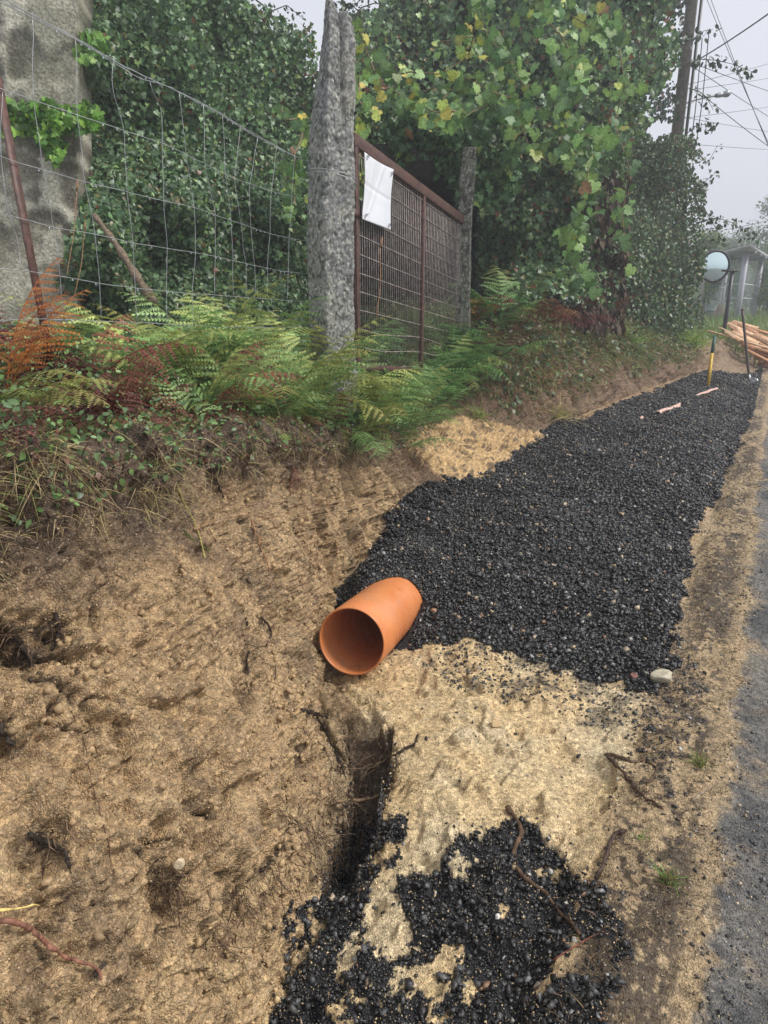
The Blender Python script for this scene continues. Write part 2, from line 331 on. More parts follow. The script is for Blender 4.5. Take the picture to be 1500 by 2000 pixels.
# small hollows dug into the face
hol = np.zeros(P.shape[:2])
for q, rad, dep in (((525, 1215), .10, .05), ((110, 1260), .08, .06), ((470, 1380), .06, .03), ((600, 1500), .09, .05), ((330, 1720), .08, .05), ((470, 1760), .10, .05), ((90, 1640), .07, .05), ((30, 1260), .08, .07), ((700, 1130), .10, .06), ((560, 1130), .08, .04), ((250, 1230), .14, .04), ((498, 1290), .045, .05), ((490, 1350), .04, .045), ((505, 1235), .05, .05), ((115, 1215), .05, .05), ((20, 1245), .06, .06), ((320, 1760), .06, .05), ((560, 1140), .05, .045), ((640, 1200), .05, .045), ((430, 1480), .03, .04), ((40, 1460), .06, .045), ((560, 1560), .05, .045), ((420, 1850), .07, .05), ((130, 1820), .07, .045), ((590, 1460), .04, .045), ((400, 1560), .12, .045), ((200, 1480), .16, .04)):
    k = np.argmin(np.where(cz > .2, (px-q[0])**2 + (py-q[1])**2, 1e9)); c = P.reshape(-1, 3)[k].copy()
    dd = np.sqrt((((P-c)/[1, 1.1, 1.5])**2).sum(-1))/rad + .45*fbm(P, 16, 3, int(q[0]))
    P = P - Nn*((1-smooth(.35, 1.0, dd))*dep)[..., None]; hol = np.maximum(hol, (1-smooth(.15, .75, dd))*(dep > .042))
# gouges and root channels running down the face
for q in ([(480,1190),(484,1240),(483,1290),(490,1365)], [(500,1200),(520,1215),(534,1240),(548,1300)], [(572,885),(578,930),(584,990)], [(650,860),(690,920),(722,990),(735,1030)], [(700,900),(735,960),(750,1020)], [(612,1385),(640,1440),(668,1480)], [(560,1640),(530,1690),(505,1720)], [(195,1195),(208,1235),(206,1275)], [(78,1690),(88,1780),(96,1890)], [(335,1790),(300,1850),(290,1900)], [(398,905),(425,950),(440,990)], [(540,1130),(548,1190),(560,1240)], [(250,1400),(262,1470),(280,1540)], [(395,1640),(430,1700),(470,1720),(500,1790)], [(520,870),(545,900)], [(10,1400),(25,1460)], [(350,1100),(360,1180),(352,1240)], [(620,960),(632,1040),(640,1100)], [(150,1000),(160,1060),(200,1110)], [(590,1040),(600,1110),(615,1170)], [(680,1010),(690,1070),(700,1110)]):
    pl = polyline(q, 26); pts3 = []
    for x, y in pl:
        k = np.argmin(np.where(cz > .2, (px-x)**2 + (py-y)**2, 1e9)); pts3.append(P.reshape(-1, 3)[k])
    pts3 = np.array(pts3); lo3, hi3 = pts3.min(0)-.08, pts3.max(0)+.08; m = ((P > lo3) & (P < hi3)).all(-1) & (r_ > 5.4); S_ = P[m]; wdt = .013*np.mean(np.linalg.norm(pts3-[0, 0, EYE], axis=1))/1.6
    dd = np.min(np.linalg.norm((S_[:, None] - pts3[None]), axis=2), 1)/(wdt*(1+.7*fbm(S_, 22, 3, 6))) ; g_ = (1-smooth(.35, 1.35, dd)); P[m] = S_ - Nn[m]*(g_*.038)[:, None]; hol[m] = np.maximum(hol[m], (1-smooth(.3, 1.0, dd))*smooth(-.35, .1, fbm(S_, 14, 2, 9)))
# small terraces in the sand right of the gully
te = floor*(1-smooth(2.6, 3.1, y_))
P[..., 2] += te*.028*(smooth(-.05, .05, fbm(P, 5, 3, 31)) - .5) + te*.018*(smooth(-.04, .04, fbm(P, 9, 2, 33))-.5)
# bed of the drain pipe: the soil stays below and outside it
pc, pax = at(686, 1253, 3.33), nrm(ray(1186, 812)); pah = nrm(pax*[1, 1, 0]); PR = .172
def pipe_sd(X): v = X - pc; s = v@pah; return s, v[..., 0]*pah[1] - v[..., 1]*pah[0]
ps, pd_ = pipe_sd(P.astype(float)); pzc = pc[2] + ps*pax[2]/math.hypot(pax[0], pax[1])
low_ = pzc - np.sqrt(np.maximum(.176**2 - pd_**2, 0)) - .004; inb = (ps > -.02) & (ps < 1.36) & (np.abs(pd_) < .176)
P[..., 2] = np.where(inb, np.minimum(P[..., 2], low_), P[..., 2])
wl_ = pzc - .02 + np.maximum(0, (np.abs(pd_)-.176))*1.4; inw = (ps > -.05) & (ps < .5) & (np.abs(pd_) >= .176) & (pd_ > 0) & (pd_ < .5)
P[..., 2] = np.where(inw, np.minimum(P[..., 2], wl_), P[..., 2]).astype(np.float32)
px, py, cz = proj(P)
for _ in range(1): Nn = normals(P); Nn = Nn if Nn[5, 5, 2] > 0 else -Nn

HEAP = [(690,1150),(720,1080),(765,1010),(785,960),(815,938),(870,932),(965,925),(1000,882),(1050,862),(1075,828),(1150,815),(1240,775),(1300,755),(1400,742),(1460,735),(1500,715),(1700,700),(1700,750),(1495,775),(1450,850),(1430,905),(1395,970),(1350,1060),(1342,1130),(1325,1200),(1312,1290),(1285,1350),(1230,1345),(1120,1320),(1050,1290),(960,1272),(905,1238),(860,1262),(790,1275),(740,1290),(660,1220)]
LOWP = [(900,1590),(985,1600),(1060,1640),(1110,1695),(1190,1740),(1240,1860),(1180,1900),(1190,2400),(505,2400),(505,2050),(535,1950),(560,1800),(660,1740),(690,1690),(690,1630),(765,1575),(775,1620),(742,1700),(722,1770),(765,1860),(830,1850),(765,1740),(775,1700),(860,1700),(885,1650)]
DIRT = [(790,850),(840,825),(900,812),(980,822),(1060,845),(1050,868),(1010,905),(960,940),(870,945),(820,885)]
FRNG = [(830,1275),(905,1240),(1050,1280),(1290,1350),(1330,1250),(1380,1420),(1290,1600),(1250,1480),(1130,1400),(900,1360)]
jit = lambda s, amp: (amp*fbm(P, s, 4, 51)*F/np.maximum(cz, .8), amp*fbm(P, s, 4, 52)*F/np.maximum(cz, .8))
jx, jy = jit(8, .09); ix, iy = px + jx, py + jy
front = cz > .3
heap = inpoly(ix, iy, HEAP) & front & (r_ < 6.9); lowp = inpoly(ix, iy, LOWP) & front & (r_ < 6.6); lowp &= (fbm(P, 11, 4, 53) > -.17) | (py > 2050)
heap &= r_ > 2.0; heap |= (y_ > 3.6) & (y_ < 13.5) & (r_ > 3.4) & (r_ < 5.9) & (px > 1300); lowp |= (y_ < .75) & (r_ > 3.3) & (r_ < 5.9)
jx, jy = jit(3, .12); dirt = inpoly(px + .5*jx, py + .5*jy, DIRT) & front & (r_ < 9.5)
frng = inpoly(px+jx, py+jy, FRNG) & front

C = np.zeros(P.shape[:2] + (4,), np.float32)
def mixc(mask, col):
    m = np.clip(mask, 0, 1)[..., None]; C[..., :3] = C[..., :3]*(1-m) + np.array(col, np.float32)*m
n1 = fbm(P, 4, 4, 61); n2 = fbm(P, 14, 4, 62); n3 = fbm(P, 1.6, 3, 63)
C[..., :3] = (.385, .262, .138)
mixc(smooth(-.1, .5, n1)*.65, (.40, .265, .135)); mixc(smooth(.1, .5, n2)*.5, (.52, .38, .20)); mixc(smooth(.0, .5, -n3)*.4, (.44, .29, .145))
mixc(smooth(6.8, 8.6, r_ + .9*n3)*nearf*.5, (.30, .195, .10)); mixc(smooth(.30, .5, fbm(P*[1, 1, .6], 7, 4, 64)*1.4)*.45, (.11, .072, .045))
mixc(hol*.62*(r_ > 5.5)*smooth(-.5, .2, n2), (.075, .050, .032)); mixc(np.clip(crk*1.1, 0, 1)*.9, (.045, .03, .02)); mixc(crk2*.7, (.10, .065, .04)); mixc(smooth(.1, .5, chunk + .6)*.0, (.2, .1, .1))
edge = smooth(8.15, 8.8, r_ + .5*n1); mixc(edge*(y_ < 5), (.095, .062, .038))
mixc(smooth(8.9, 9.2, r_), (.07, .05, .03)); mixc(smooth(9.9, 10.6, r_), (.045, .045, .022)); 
mixc(smooth(3.9, 5, y_)*face, (.165, .105, .062)); mixc(smooth(7, 8, y_)*face*smooth(-.3, .3, n2)*.6, (.25, .15, .085))
mixc(smooth(12.5, 14, y_)*(r_ > 2.5)*(r_ < 9.5), (.27, .18, .105)); mixc(smooth(13, 15, y_)*(r_ > 2.5)*(r_ < 9.5)*smooth(-.1, .3, n2)*.7, (.16, .12, .08))
mixc(floor*(1-smooth(3, 3.6, y_)), (.60, .44, .235)); mixc(floor*(1-smooth(3, 3.6, y_))*smooth(-.1, .45, n1)*.45, (.58, .44, .24)); mixc(floor*(y_ < 3)*smooth(.0, .5, fbm(P, 3, 2, 77))*.6, (.60, .51, .34))
lowz_w = 1-smooth(.0, .35, P[..., 2]); gw = smooth(.0, .25, gm)*lowz*(gdep > .08); mixc((1-smooth(.8, 2.6, gd + .6*n2))*(P[..., 0] < cxg + .05)*lowz_w*(y_ > 1.5)*(y_ < 2.6)*.75, (.19, .125, .068)); mixc(gw*.95, (.085, .056, .032)); mixc(gw*smooth(0, .3, n2)*.6, (.06, .04, .025))  # damp brown left bank; gully itself coloured dark to deepen its weak shade
mixc(verge, (.38, .275, .155)); mixc(verge*smooth(-.02, .16, 1.1*fbm(P, 40, 3, 68) + .9*fbm(P*[1, .4, 1], 7, 3, 65) + .17)*smooth(1.35, 1.7, r_)*(1-smooth(2.6, 3.05, r_))*.88, (.055, .040, .028)); mixc(verge*smooth(2, 3, r_)*(y_ > 3)*smooth(-.3, .2, n1)*.8, (.36, .26, .15))
rn = fbm(P, 5, 4, 66)*.35 + fbm(P, 22, 3, 67)*.2; road = 1-smooth(1.20, 1.40, r_ + rn*.75); mixc(road, (.150, .140, .125)); mixc(road*smooth(-.1, .4, fbm(P*[1, .6, 1], 6, 4, 69)), (.075, .074, .073))
rd = P[..., 0]; mixc((r_ < 1.3)*smooth(.05, .45, fbm(P*[1, .5, 1], 3, 4, 68))*(1-smooth(.12, .25, rd))*.4, (.30, .235, .15)); mixc((r_ < 1.1)*smooth(.2, .6, rd)*.4, (.15, .148, .145))
mixc((r_ > 2)*dirt, (.55, .365, .17)); mixc(dirt*smooth(-.1, .35, n2)*.5, (.36, .235, .12)); mixc(dirt*smooth(.18, .3, fbm(P, 20, 3, 78))*.8, (.10, .065, .04))
mixc(smooth(9.5, 10.5, r_)*smooth(16, 20, y_) + (r_ > 3)*smooth(17, 19, y_), (.10, .16, .04))
mixc(heap | lowp, (.018, .018, .02)); mixc(frng*smooth(.05, .3, n2)*.6, (.05, .045, .04))
C[..., 3] = np.where((r_ > 1.2) & (r_ < 9) & ~heap, np.where(lowp, .15, 1.0), .15)*(1-smooth(6, 12, y_))
nr, nc = P.shape[:2]; ii = np.arange(nr-1)[:, None]*nc; jj = np.arange(nc-1)[None]
Fq = np.stack([ii+jj, ii+nc+jj, ii+nc+jj+1, ii+jj+1], -1)
PV = P.reshape(-1, 3); NV = Nn.reshape(-1, 3); CV = C.reshape(-1, 4)
def part_of(name, c0, c1, extra=None):
    q = Fq[:, c0:c1].reshape(-1, 4); idx, inv = np.unique(q.ravel(), return_inverse=True)
    o = mesh(name, PV[idx], inv.reshape(-1, 4), M['ground'], None, CV[idx], True); return tag(o, kind='structure')
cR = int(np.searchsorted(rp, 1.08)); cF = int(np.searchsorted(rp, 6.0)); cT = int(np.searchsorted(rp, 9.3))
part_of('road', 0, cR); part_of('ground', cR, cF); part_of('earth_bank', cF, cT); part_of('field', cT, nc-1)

area = np.zeros((nr, nc)); du = np.linalg.norm(np.gradient(P, axis=0), axis=-1); dv = np.linalg.norm(np.gradient(P, axis=1), axis=-1); area = (du*dv).astype(np.float64)
PX, PY, CZ, AR, RR = px.ravel(), py.ravel(), cz.ravel(), area.ravel(), np.ascontiguousarray(r_).ravel()
def pick(mask, n, wt=None, seed=None):
    g = rng if seed is None else np.random.default_rng(seed)
    idx = np.flatnonzero(mask.ravel() if mask.ndim > 1 else mask); p = AR[idx].copy()
    if wt is not None: p *= wt.ravel()[idx]
    p /= p.sum(); k = g.choice(idx, n, p=p)
    j = g.random((n, 2))-.5; sh = np.stack([du.ravel()[k], dv.ravel()[k]], 1)
    q = PV[k].astype(float).copy(); k1 = np.minimum(k+nc, len(PV)-1); k2 = np.minimum(k+1, len(PV)-1)
    q += (PV[k1]-PV[k])*j[:, :1] + (PV[k2]-PV[k])*j[:, 1:]; return q, NV[k].astype(float), k
def hit(x, y, off=0.0, rmin=1.0, rmax=9.6):          # point of the terrain that shows at photo pixel x, y
    s = (np.abs(PX-x) < 8) & (np.abs(PY-y) < 8) & (CZ > .3) & (RR >= rmin) & (RR <= rmax)
    idx = np.flatnonzero(s)
    if len(idx) == 0: idx = np.flatnonzero((CZ > .3) & (RR >= rmin) & (RR <= rmax))
    d = np.hypot(PX[idx]-x, PY[idx]-y) + 8*(CZ[idx]-CZ[idx].min()); k = idx[np.argmin(d)]
    return PV[k].astype(float) + NV[k]*off
def zat(x, y):
    i = min(np.searchsorted(Yr, y), nr-1); row = P[i]; k = np.argmin(np.abs(row[:, 0]-x)); return float(row[k, 2])

# ------------------------------------------------------------------ stones and crumbs
def rnd_frames(n, g=rng):
    a = nrm(g.normal(size=(n, 3))); b = nrm(np.cross(a, g.normal(size=(n, 3)))); return np.stack([a, b, np.cross(a, b)], 1)
def pebble_field(name, pts, nrms, size, cols, mat, kind='ico', sink=.25, parent=None, flat=.65, g=rng):
    n = len(pts)
    if kind == 'ico':
        t = (1+5**.5)/2; V = nrm(np.array([(-1,t,0),(1,t,0),(-1,-t,0),(1,-t,0),(0,-1,t),(0,1,t),(0,-1,-t),(0,1,-t),(t,0,-1),(t,0,1),(-t,0,-1),(-t,0,1)], float))
        Fc = np.array([(0,11,5),(0,5,1),(0,1,7),(0,7,10),(0,10,11),(1,5,9),(5,11,4),(11,10,2),(10,7,6),(7,1,8),(3,9,4),(3,4,2),(3,2,6),(3,6,8),(3,8,9),(4,9,5),(2,4,11),(6,2,10),(8,6,7),(9,8,1)])
    else:
        V = nrm(np.array([(x, y, z) for x in (-1, 1) for y in (-1, 1) for z in (-1, 1)], float))
        Fc = np.array([(0,1,3,2),(4,6,7,5),(0,4,5,1),(2,3,7,6),(0,2,6,4),(1,5,7,3)])
    k = len(V); W = V[None]*(1 + .45*(g.random((n, k, 1))-.5)*2*.8) + .22*(g.random((n, k, 3))-.5)
    W = W*np.stack([.8+.6*g.random(n), .65+.4*g.random(n), flat*(.6+.6*g.random(n))], 1)[:, None]
    # lie roughly flat on the surface with a random tilt
    up = nrm(nrms + .55*g.normal(size=(n, 3))); a = nrm(np.cross(up, g.normal(size=(n, 3)))); Fr = np.stack([a, np.cross(up, a), up], 1)
    W = np.einsum('nkc,ncd->nkd', W, Fr)*size[:, None, None]*.5 + pts[:, None] + (nrms*(size*(.5*flat-sink))[:, None])[:, None]
    f = (Fc[None] + (np.arange(n)*k)[:, None, None]).reshape(-1, Fc.shape[1])
    return mesh(name, W.reshape(-1, 3), f, mat, parent, np.repeat(cols, k, 0))
def millcols(n, light=.045, g=rng):
    c = np.full((n, 3), .02)*(.35+1.6*g.random((n, 1))) + [.0015, .0005, 0]
    l = g.random(n) < light; pal = np.array([(.42,.40,.36),(.36,.27,.16),(.30,.30,.30),(.45,.36,.25),(.34,.2,.12),(.18,.18,.18)])
    c[l] = pal[g.integers(0, len(pal), l.sum())]*(.6+.6*g.random((l.sum(), 1))); m = (g.random(n) < .22) & ~l; c[m] = np.array([.062, .062, .062])*(.6+1.0*g.random((m.sum(), 1)))
    return c
vis = (PX > -250) & (PX < 1800) & (PY < 2300) & (CZ > .3)
H = heap.ravel() & vis & ~((ps > -.1) & (ps < 1.3) & (np.abs(pd_) < .20)).ravel(); Lp = lowp.ravel() & vis
S1, S2, S3, cS = [], [], [], []
def mill(mask, n, s0, s1, name_acc, wt=None):
    q, nn, k = pick(mask, n, wt); s = s0*(s1/s0)**(rng.random(n)**1.7); name_acc.append((q, nn, s)); return q
near = []; far = []
mill(Lp, 16000, .006, .014, near); mill(Lp, 2800, .012, .034, near)
mill(H & (PV[:, 1] < 5), 22000, .012, .026, near); mill(H & (PV[:, 1] < 5), 7500, .020, .042, near)
mill(H & (PV[:, 1] >= 5), 34000, .018, .044, far)
fr_ = frng.ravel() & vis & ~H & ~Lp; near_edge = []
mill(fr_, 1500, .006, .022, near_edge)
# crumbs fading out round both black areas, and onto the verge
ed = (~heap & ~lowp & (r_ > 2.0) & (r_ < 6.2) & (y_ < 9)).ravel() & vis
dm = np.minimum(*[1.0*np.ones(1) for _ in (0, 1)])
hh = gsm(gsm((heap | lowp).astype(np.float32), 0, 14), 1, 14)
mill(ed & (hh.ravel() > .04), 2600, .005, .016, near_edge, hh**1.5); mill(ed, 500, .006, .02, near_edge)
vg = ((r_ > 1.0) & (r_ < 3.2) & (y_ < 8)).ravel() & vis; mill(vg, 7500, .004, .016, near_edge, (.15+smooth(-.05, .3, fbm(P*[1, .5, 1], 12, 4, 65))))
def cat(a): return [np.concatenate(x) for x in zip(*a)]
def join_pebbles(name, sets, mat, light, label, cat_):
    acc = []
    e = tag(bpy.data.objects.new(name, None), label, cat_); return e
q, nn, s = cat(near); qf, nf, sf = cat(far); qe, ne, se = cat(near_edge)
A1 = pebble_field('asphalt_millings', np.concatenate([q, qf]), np.concatenate([nn, nf]), np.concatenate([s, sf]), millcols(len(q)+len(qf)), M['millings'], 'cube', flat=.7, sink=.08)
tag(A1, 'heap of black wet crushed asphalt filling the ditch behind and below the orange pipe', 'crushed asphalt', kind='stuff')
ce = millcols(len(qe), .12)
A2 = pebble_field('loose_crumbs', qe, ne, se, ce, M['millings'], 'ico'); tag(A2, 'loose black asphalt crumbs strewn over the sand and verge', 'asphalt crumbs', kind='stuff')
# coarse sand grains and little stones on sand and face
sand = ((r_ > 1.1) & (r_ < 9.1) & (y_ < 5.2) & ~heap & ~lowp).ravel() & vis
q, nn, k = pick(sand, 42000, 1/np.maximum(cz, .7)**1.2); s = .0028*(3.2**(rng.random(len(k))**2.2)); s = s*np.clip(CZ[k]/2.2, .75, 1.6)
cc = CV[k, :3]*(.6+.85*rng.random((len(k), 1))); lt = rng.random(len(k)) < .09; cc[lt] = np.array([.60, .47, .30])*(.6+.6*rng.random((lt.sum(), 1)))
A3 = pebble_field('sand_grains', q, nn, s, cc, M['grit'], 'cube', flat=.8); tag(A3, 'coarse tan sand grains and small stones on the cut bank', 'coarse sand', kind='stuff')
fm = ((r_ > 5.7) & (r_ < 8.9) & (y_ < 4.6) & ~heap).ravel() & vis; q, nn, k = pick(fm, 3000, .12 + smooth(.0, .4, fbm(P, 4, 3, 81)), seed=31); s = .008*(4.2**(rng.random(len(k))**2.4)); cc = CV[k, :3]*(.75+.45*rng.random((len(k), 1)))
A5 = pebble_field('soil_clods', q, nn, s, cc, M['grit'], 'ico', sink=.3, flat=.8); tag(A5, 'damp brown clods and crumbs of soil clinging to the cut bank', 'soil clods', kind='stuff')
q, nn, k = pick(Lp, 2800, seed=41); q = q + nn*.004; s = .003*(2.8**(rng.random(len(k))**1.8)); cc = np.array([.56, .42, .24])*(.5+.8*rng.random((len(k), 1)))
A6 = pebble_field('sand_specks', q, nn, s, cc, M['grit'], 'cube', flat=.8); tag(A6, 'tan sand grains washed among the near black crumbs', 'coarse sand', kind='stuff')
rdm = ((r_ > .5) & (r_ <= 1.2) & (y_ < 9)).ravel() & vis & (PV[:, 0] < 2.2)
q, nn, k = pick(rdm, 12000, 1/np.maximum(cz, .7)**1.5); s = .004*(2.6**(rng.random(len(k))**1.6))
cc = np.array([.10, .10, .108])*(.4+1.3*rng.random((len(k), 1))); lt = rng.random(len(k)) < .38; cc[lt] = np.array([.36, .29, .2])*(.6+.6*rng.random((lt.sum(), 1)))
A4 = pebble_field('road_grit', q, nn, s, cc, M['grit'], 'cube', flat=.5); tag(A4, 'worn stone chippings and washed sand on the asphalt edge', 'road grit', kind='stuff')
# ------------------------------------------------------------------ orange drain pipe
M['pipe'] = mat_pipe()
def make_pipe():
    c = at(686, 1253, 3.33); ax = nrm(ray(1186, 812)); L = 1.5; Ro, Ri = .172, .162; seg = 96
    e = empty('drain_pipe', c, 'smooth orange plastic drain pipe poking out of the black heap, open end forward', 'pipe')
    a = nrm(np.cross(ax, [0, 0, 1])); b = np.cross(a, ax); th = np.linspace(0, 2*np.pi, seg, endpoint=False)
    ring = lambda r, t: c + ax*t + r*(np.cos(th)[:, None]*a + np.sin(th)[:, None]*b)
    prof = [(Ri, L), (Ri, .006), (Ri+.002, 0), (Ro-.003, 0), (Ro, .004), (Ro, .3), (Ro, L)]
    V = np.concatenate([ring(r, t) for r, t in prof]); i = np.arange(len(prof)-1)[:, None]*seg; j = np.arange(seg)[None]; k = (j+1) % seg
    Fq_ = np.stack([i+j, i+k, i+seg+k, i+seg+j], -1).reshape(-1, 4); Fq_ = Fq_[:, ::-1]
    o = mesh('wall', V, Fq_, M['pipe'], e, None, True)
    def inner(sv, an, dr=-.0006): return c + ax*sv + (Ri+dr)*(math.cos(an)*a + math.sin(an)*b)
    A = Acc(); tri = [(.03, -1.75), (.115, -1.55), (.03, -1.35), (.03, -1.75)]
    for (s0_, a0), (s1_, a1) in zip(tri[:-1], tri[1:]): V, f = tube([inner(s0_*(1-t)+s1_*t, a0*(1-t)+a1*t) for t in np.linspace(0, 1, 8)], .0012, 4); A.add(V, f, (.30, .11, .05))
    A.build('stamped_mark', M['grit'], e)
    A = Acc(); g = np.random.default_rng(3)      # rain beads and sand splashes on the upper side
    for _ in range(420):
        t = g.uniform(.02, .62); ang = g.uniform(-.5, 2.4); rad = g.uniform(.0008, .0022)
        p = c + ax*t + (Ro+.0002)*(math.cos(ang)*a + math.sin(ang)*b); n_ = nrm(p-c-ax*t)
        u = nrm(np.cross(n_, ax)); v = np.cross(n_, u); q = np.linspace(0, 2*np.pi, 6, endpoint=False)
        V = [p + rad*(math.cos(x)*u+math.sin(x)*v) for x in q] + [p + n_*rad*.6]
        A.add(V, np.array([(m, (m+1) % 6, 6) for m in range(6)]), (.62, .40, .22) if g.random() < .6 else (.55, .3, .14))
    tag(A.build('splash_specks', M['grit'], e), kind='stuff')
    return c, ax
make_pipe()
# the black heap where it buries the pipe: a solid bank of crumbs lying over it
def pipe_cover():
    g = np.random.default_rng(5); ns, nd = 110, 130; S_, D_ = np.meshgrid(np.linspace(0, 1, ns), np.linspace(-.62, .62, nd), indexing='ij')
    s0s = .67 - .20*smooth(.0, -.3, D_); s0 = s0s + .022*np.sin(D_*17) + .014*np.sin(D_*29+1) + .05*np.sin(D_*11) ; s = s0 + S_*(1.75-s0); zc = pc[2] + s*pax[2]/math.hypot(pax[0], pax[1])
    cs_ = s-s0; cover = .001 + .62*cs_*(1-.55*smooth(0, .5, cs_)); Rr = PR + np.minimum(cover, .12)
    a_ = np.abs(D_); cut = Rr*.94; z = zc + np.where(a_ < cut, np.sqrt(np.maximum(Rr**2-a_**2, 0)), Rr*.341 - (a_-cut)*np.where(D_ > 0, .40, .55))
    pah2 = np.array([pah[1], -pah[0]]); X = pc[0] + pah[0]*s + pah2[0]*D_; Y = pc[1] + pah[1]*s + pah2[1]*D_; V = np.stack([X, Y, z], -1)
    V[..., 2] -= .12*(1-smooth(0, .12, s-s0))*smooth(0, .08, a_-cut)
    V[..., 2] += (.018*fbm(V, 12, 3, 4) + .008*fbm(V, 45, 2, 6))*smooth(0, .06, s-s0) - .25*smooth(1.35, 1.75, s)
    i = np.arange(ns-1)[:, None]*nd; j = np.arange(nd-1)[None]; f = np.stack([i+j, i+j+1, i+nd+j+1, i+nd+j], -1).reshape(-1, 4)
    o = mesh('heap_bank', V.reshape(-1, 3), f, M['ground'], None, np.tile([.018, .018, .02, .15], (ns*nd, 1)), True); tag(o, 'packed black crushed asphalt banked over the buried end of the pipe', 'crushed asphalt', kind='stuff')
    Nm = normals(V); Nm = Nm*np.sign(Nm[..., 2:3]+1e-9); n = 21000; ar = (np.linalg.norm(np.gradient(V, axis=0), axis=-1)*np.linalg.norm(np.gradient(V, axis=1), axis=-1))[:-1, :-1].ravel(); kk = g.choice(len(ar), n, p=ar/ar.sum()); u, v = kk//(nd-1) + g.random(n)*.98, kk % (nd-1) + g.random(n)*.98; u[:2600] = g.random(2600)**1.5*7; v[:2600] = 30 + g.random(2600)*68; i0, j0 = u.astype(int), v.astype(int); p = V[i0, j0]*(1-(u-i0))[:, None] + V[i0+1, j0]*(u-i0)[:, None]; p = p + (V[i0, j0+1]-V[i0, j0])*(v-j0)[:, None]
    sz = .010*(2.2**(g.random(n)**1.7)); sz = np.where(g.random(n) < .14, sz*1.6, sz); sz[:2600] *= .8
    o = pebble_field('bank_crumbs', p, Nm[i0, j0], sz, millcols(n, g=g), M['millings'], 'cube', flat=.8, sink=-.12, g=g); tag(o, 'loose wet crumbs spilling round the orange pipe', 'crushed asphalt', kind='stuff')
pipe_cover()

# ------------------------------------------------------------------ granite posts
def stone_post(name, base, H, wx, wy, rot, label, cols, notch=False, taper=.75, seed=1, pw=.3):
    """rough split stone: squared rings turned by rot so that an arris faces the road, displaced"""
    dx = np.array([math.cos(rot), math.sin(rot), 0]); dy = np.array([-dx[1], dx[0], 0]); n, m = 260, 200; vr = np.array([cA, sA, 0])
    th = np.linspace(0, 2*np.pi, 4000, endpoint=False); c_, s_ = np.cos(th), np.sin(th); X0 = np.sign(c_)*np.abs(c_)**pw; Y0 = np.sign(s_)*np.abs(s_)**pw
    al = np.concatenate([[0], np.cumsum(np.hypot(np.diff(np.append(X0, X0[0])), np.diff(np.append(Y0, Y0[0]))))]); tt = np.linspace(0, al[-1], m, endpoint=False); X0, Y0 = np.interp(tt, al, np.append(X0, X0[0])), np.interp(tt, al, np.append(Y0, Y0[0]))
    zs = np.linspace(0, 1, n)[:, None]; f = 1 - .05*zs - (1-taper)*.25*smooth(.5, 1, zs); q3 = dx*(X0*wx/2)[:, None] + dy*(Y0*wy/2)[:, None]
    V = base + q3[None]*f[..., None] + np.array([0, 0, 1])*(zs*H)[..., None]; V = V + vr*(.02*np.sin(zs*5+seed))[..., None]
    q = (q3@vr)/np.abs(q3@vr).max(); q = np.broadcast_to(q[None], (n, m))
    if notch:
        V = V + vr*(np.maximum(0, .15-q)*.080*np.clip((zs-.70)/.30, 0, 1)**1.1)[..., None]
        Ht = np.where(q < .5, 1.0 - .035*np.maximum(0, q+.1)*2 - .07*smooth(-.45, -1.1, q), .972 - .04*np.abs(q-.75)); Ht = Ht - .06*np.exp(-((q-.52)/.09)**2)
        k = smooth(.55, 1, zs); V[..., 2] = base[2] + (V[..., 2]-base[2])*(1-k*(1-Ht)); cen0 = base + np.array([0, 0, 1])*(V[..., 2]-base[2])[..., None]
        V = V + (cen0-V)*(.30*np.exp(-((q-.52)/.10)**2)*smooth(.62, .95, zs))[..., None]
        V[-1] = V[-1]*.6 + .4*(cen0[-1]*[1, 1, 0] + V[-1]*[0, 0, 1]); V[-6:-1] = V[-6:-1]*.9 + .1*(cen0[-6:-1]*[1, 1, 0] + V[-6:-1]*[0, 0, 1])
    cen = base + (V[..., 2]-base[2])[..., None]*np.array([0, 0, 1]); out_ = nrm(V-cen)
    V = V + out_*(.016*fbm(V, 3.5, 3, seed) + .009*fbm(V, 12, 3, seed+1) + .009*fbm(V, 70, 3, seed+2) - .010*np.maximum(0, fbm(V, 33, 3, seed+3)))[..., None]*(wx/.3)**.5
    col = np.zeros((n, m, 3)) + cols[0]; a1 = smooth(-.15, .35, fbm(V, 5, 4, seed+5))[..., None]; col = col*(1-.6*a1) + np.array(cols[1])*.6*a1
    a2 = smooth(.08, .28, fbm(V, 30, 3, seed+6))[..., None]; col = col*(1-.8*a2) + np.array(cols[2])*.8*a2; a3 = smooth(.22, .34, fbm(V, 48, 2, seed+8))[..., None]; col = col*(1-.8*a3) + np.array((.38, .38, .33))*.8*a3
    i = np.arange(n-1)[:, None]*m; j = np.arange(m)[None]; k = (j+1) % m; Fs = [np.stack([i+j, i+k, i+m+k, i+m+j], -1).reshape(-1, 4)]
    VV = np.concatenate([V.reshape(-1, 3), [V[-1].mean(0) - [0, 0, .03]]]); cc = np.concatenate([col.reshape(-1, 3), [cols[0]]]); b_ = (n-1)*m; Fs.append(np.array([(b_+x, b_+(x+1) % m, n*m) for x in range(m)]))
    o = mesh(name, VV, Fs, M['granite'], None, cc, True); tag(o, label, 'post'); return o
gp = at(652, 560, 4.72); gbase = np.array([gp[0], gp[1], .85]); tpz = vert_to(gp, -2)[2]
stone_post('granite_post', gbase, tpz-.85, .25, .23, R(29+38), 'tall pointed granite gatepost with a split top standing among green ferns', [(.20, .20, .195), (.27, .265, .22), (.075, .08, .07)], True, .9, 3, .2)
p2 = at(907, 560, 7.55)
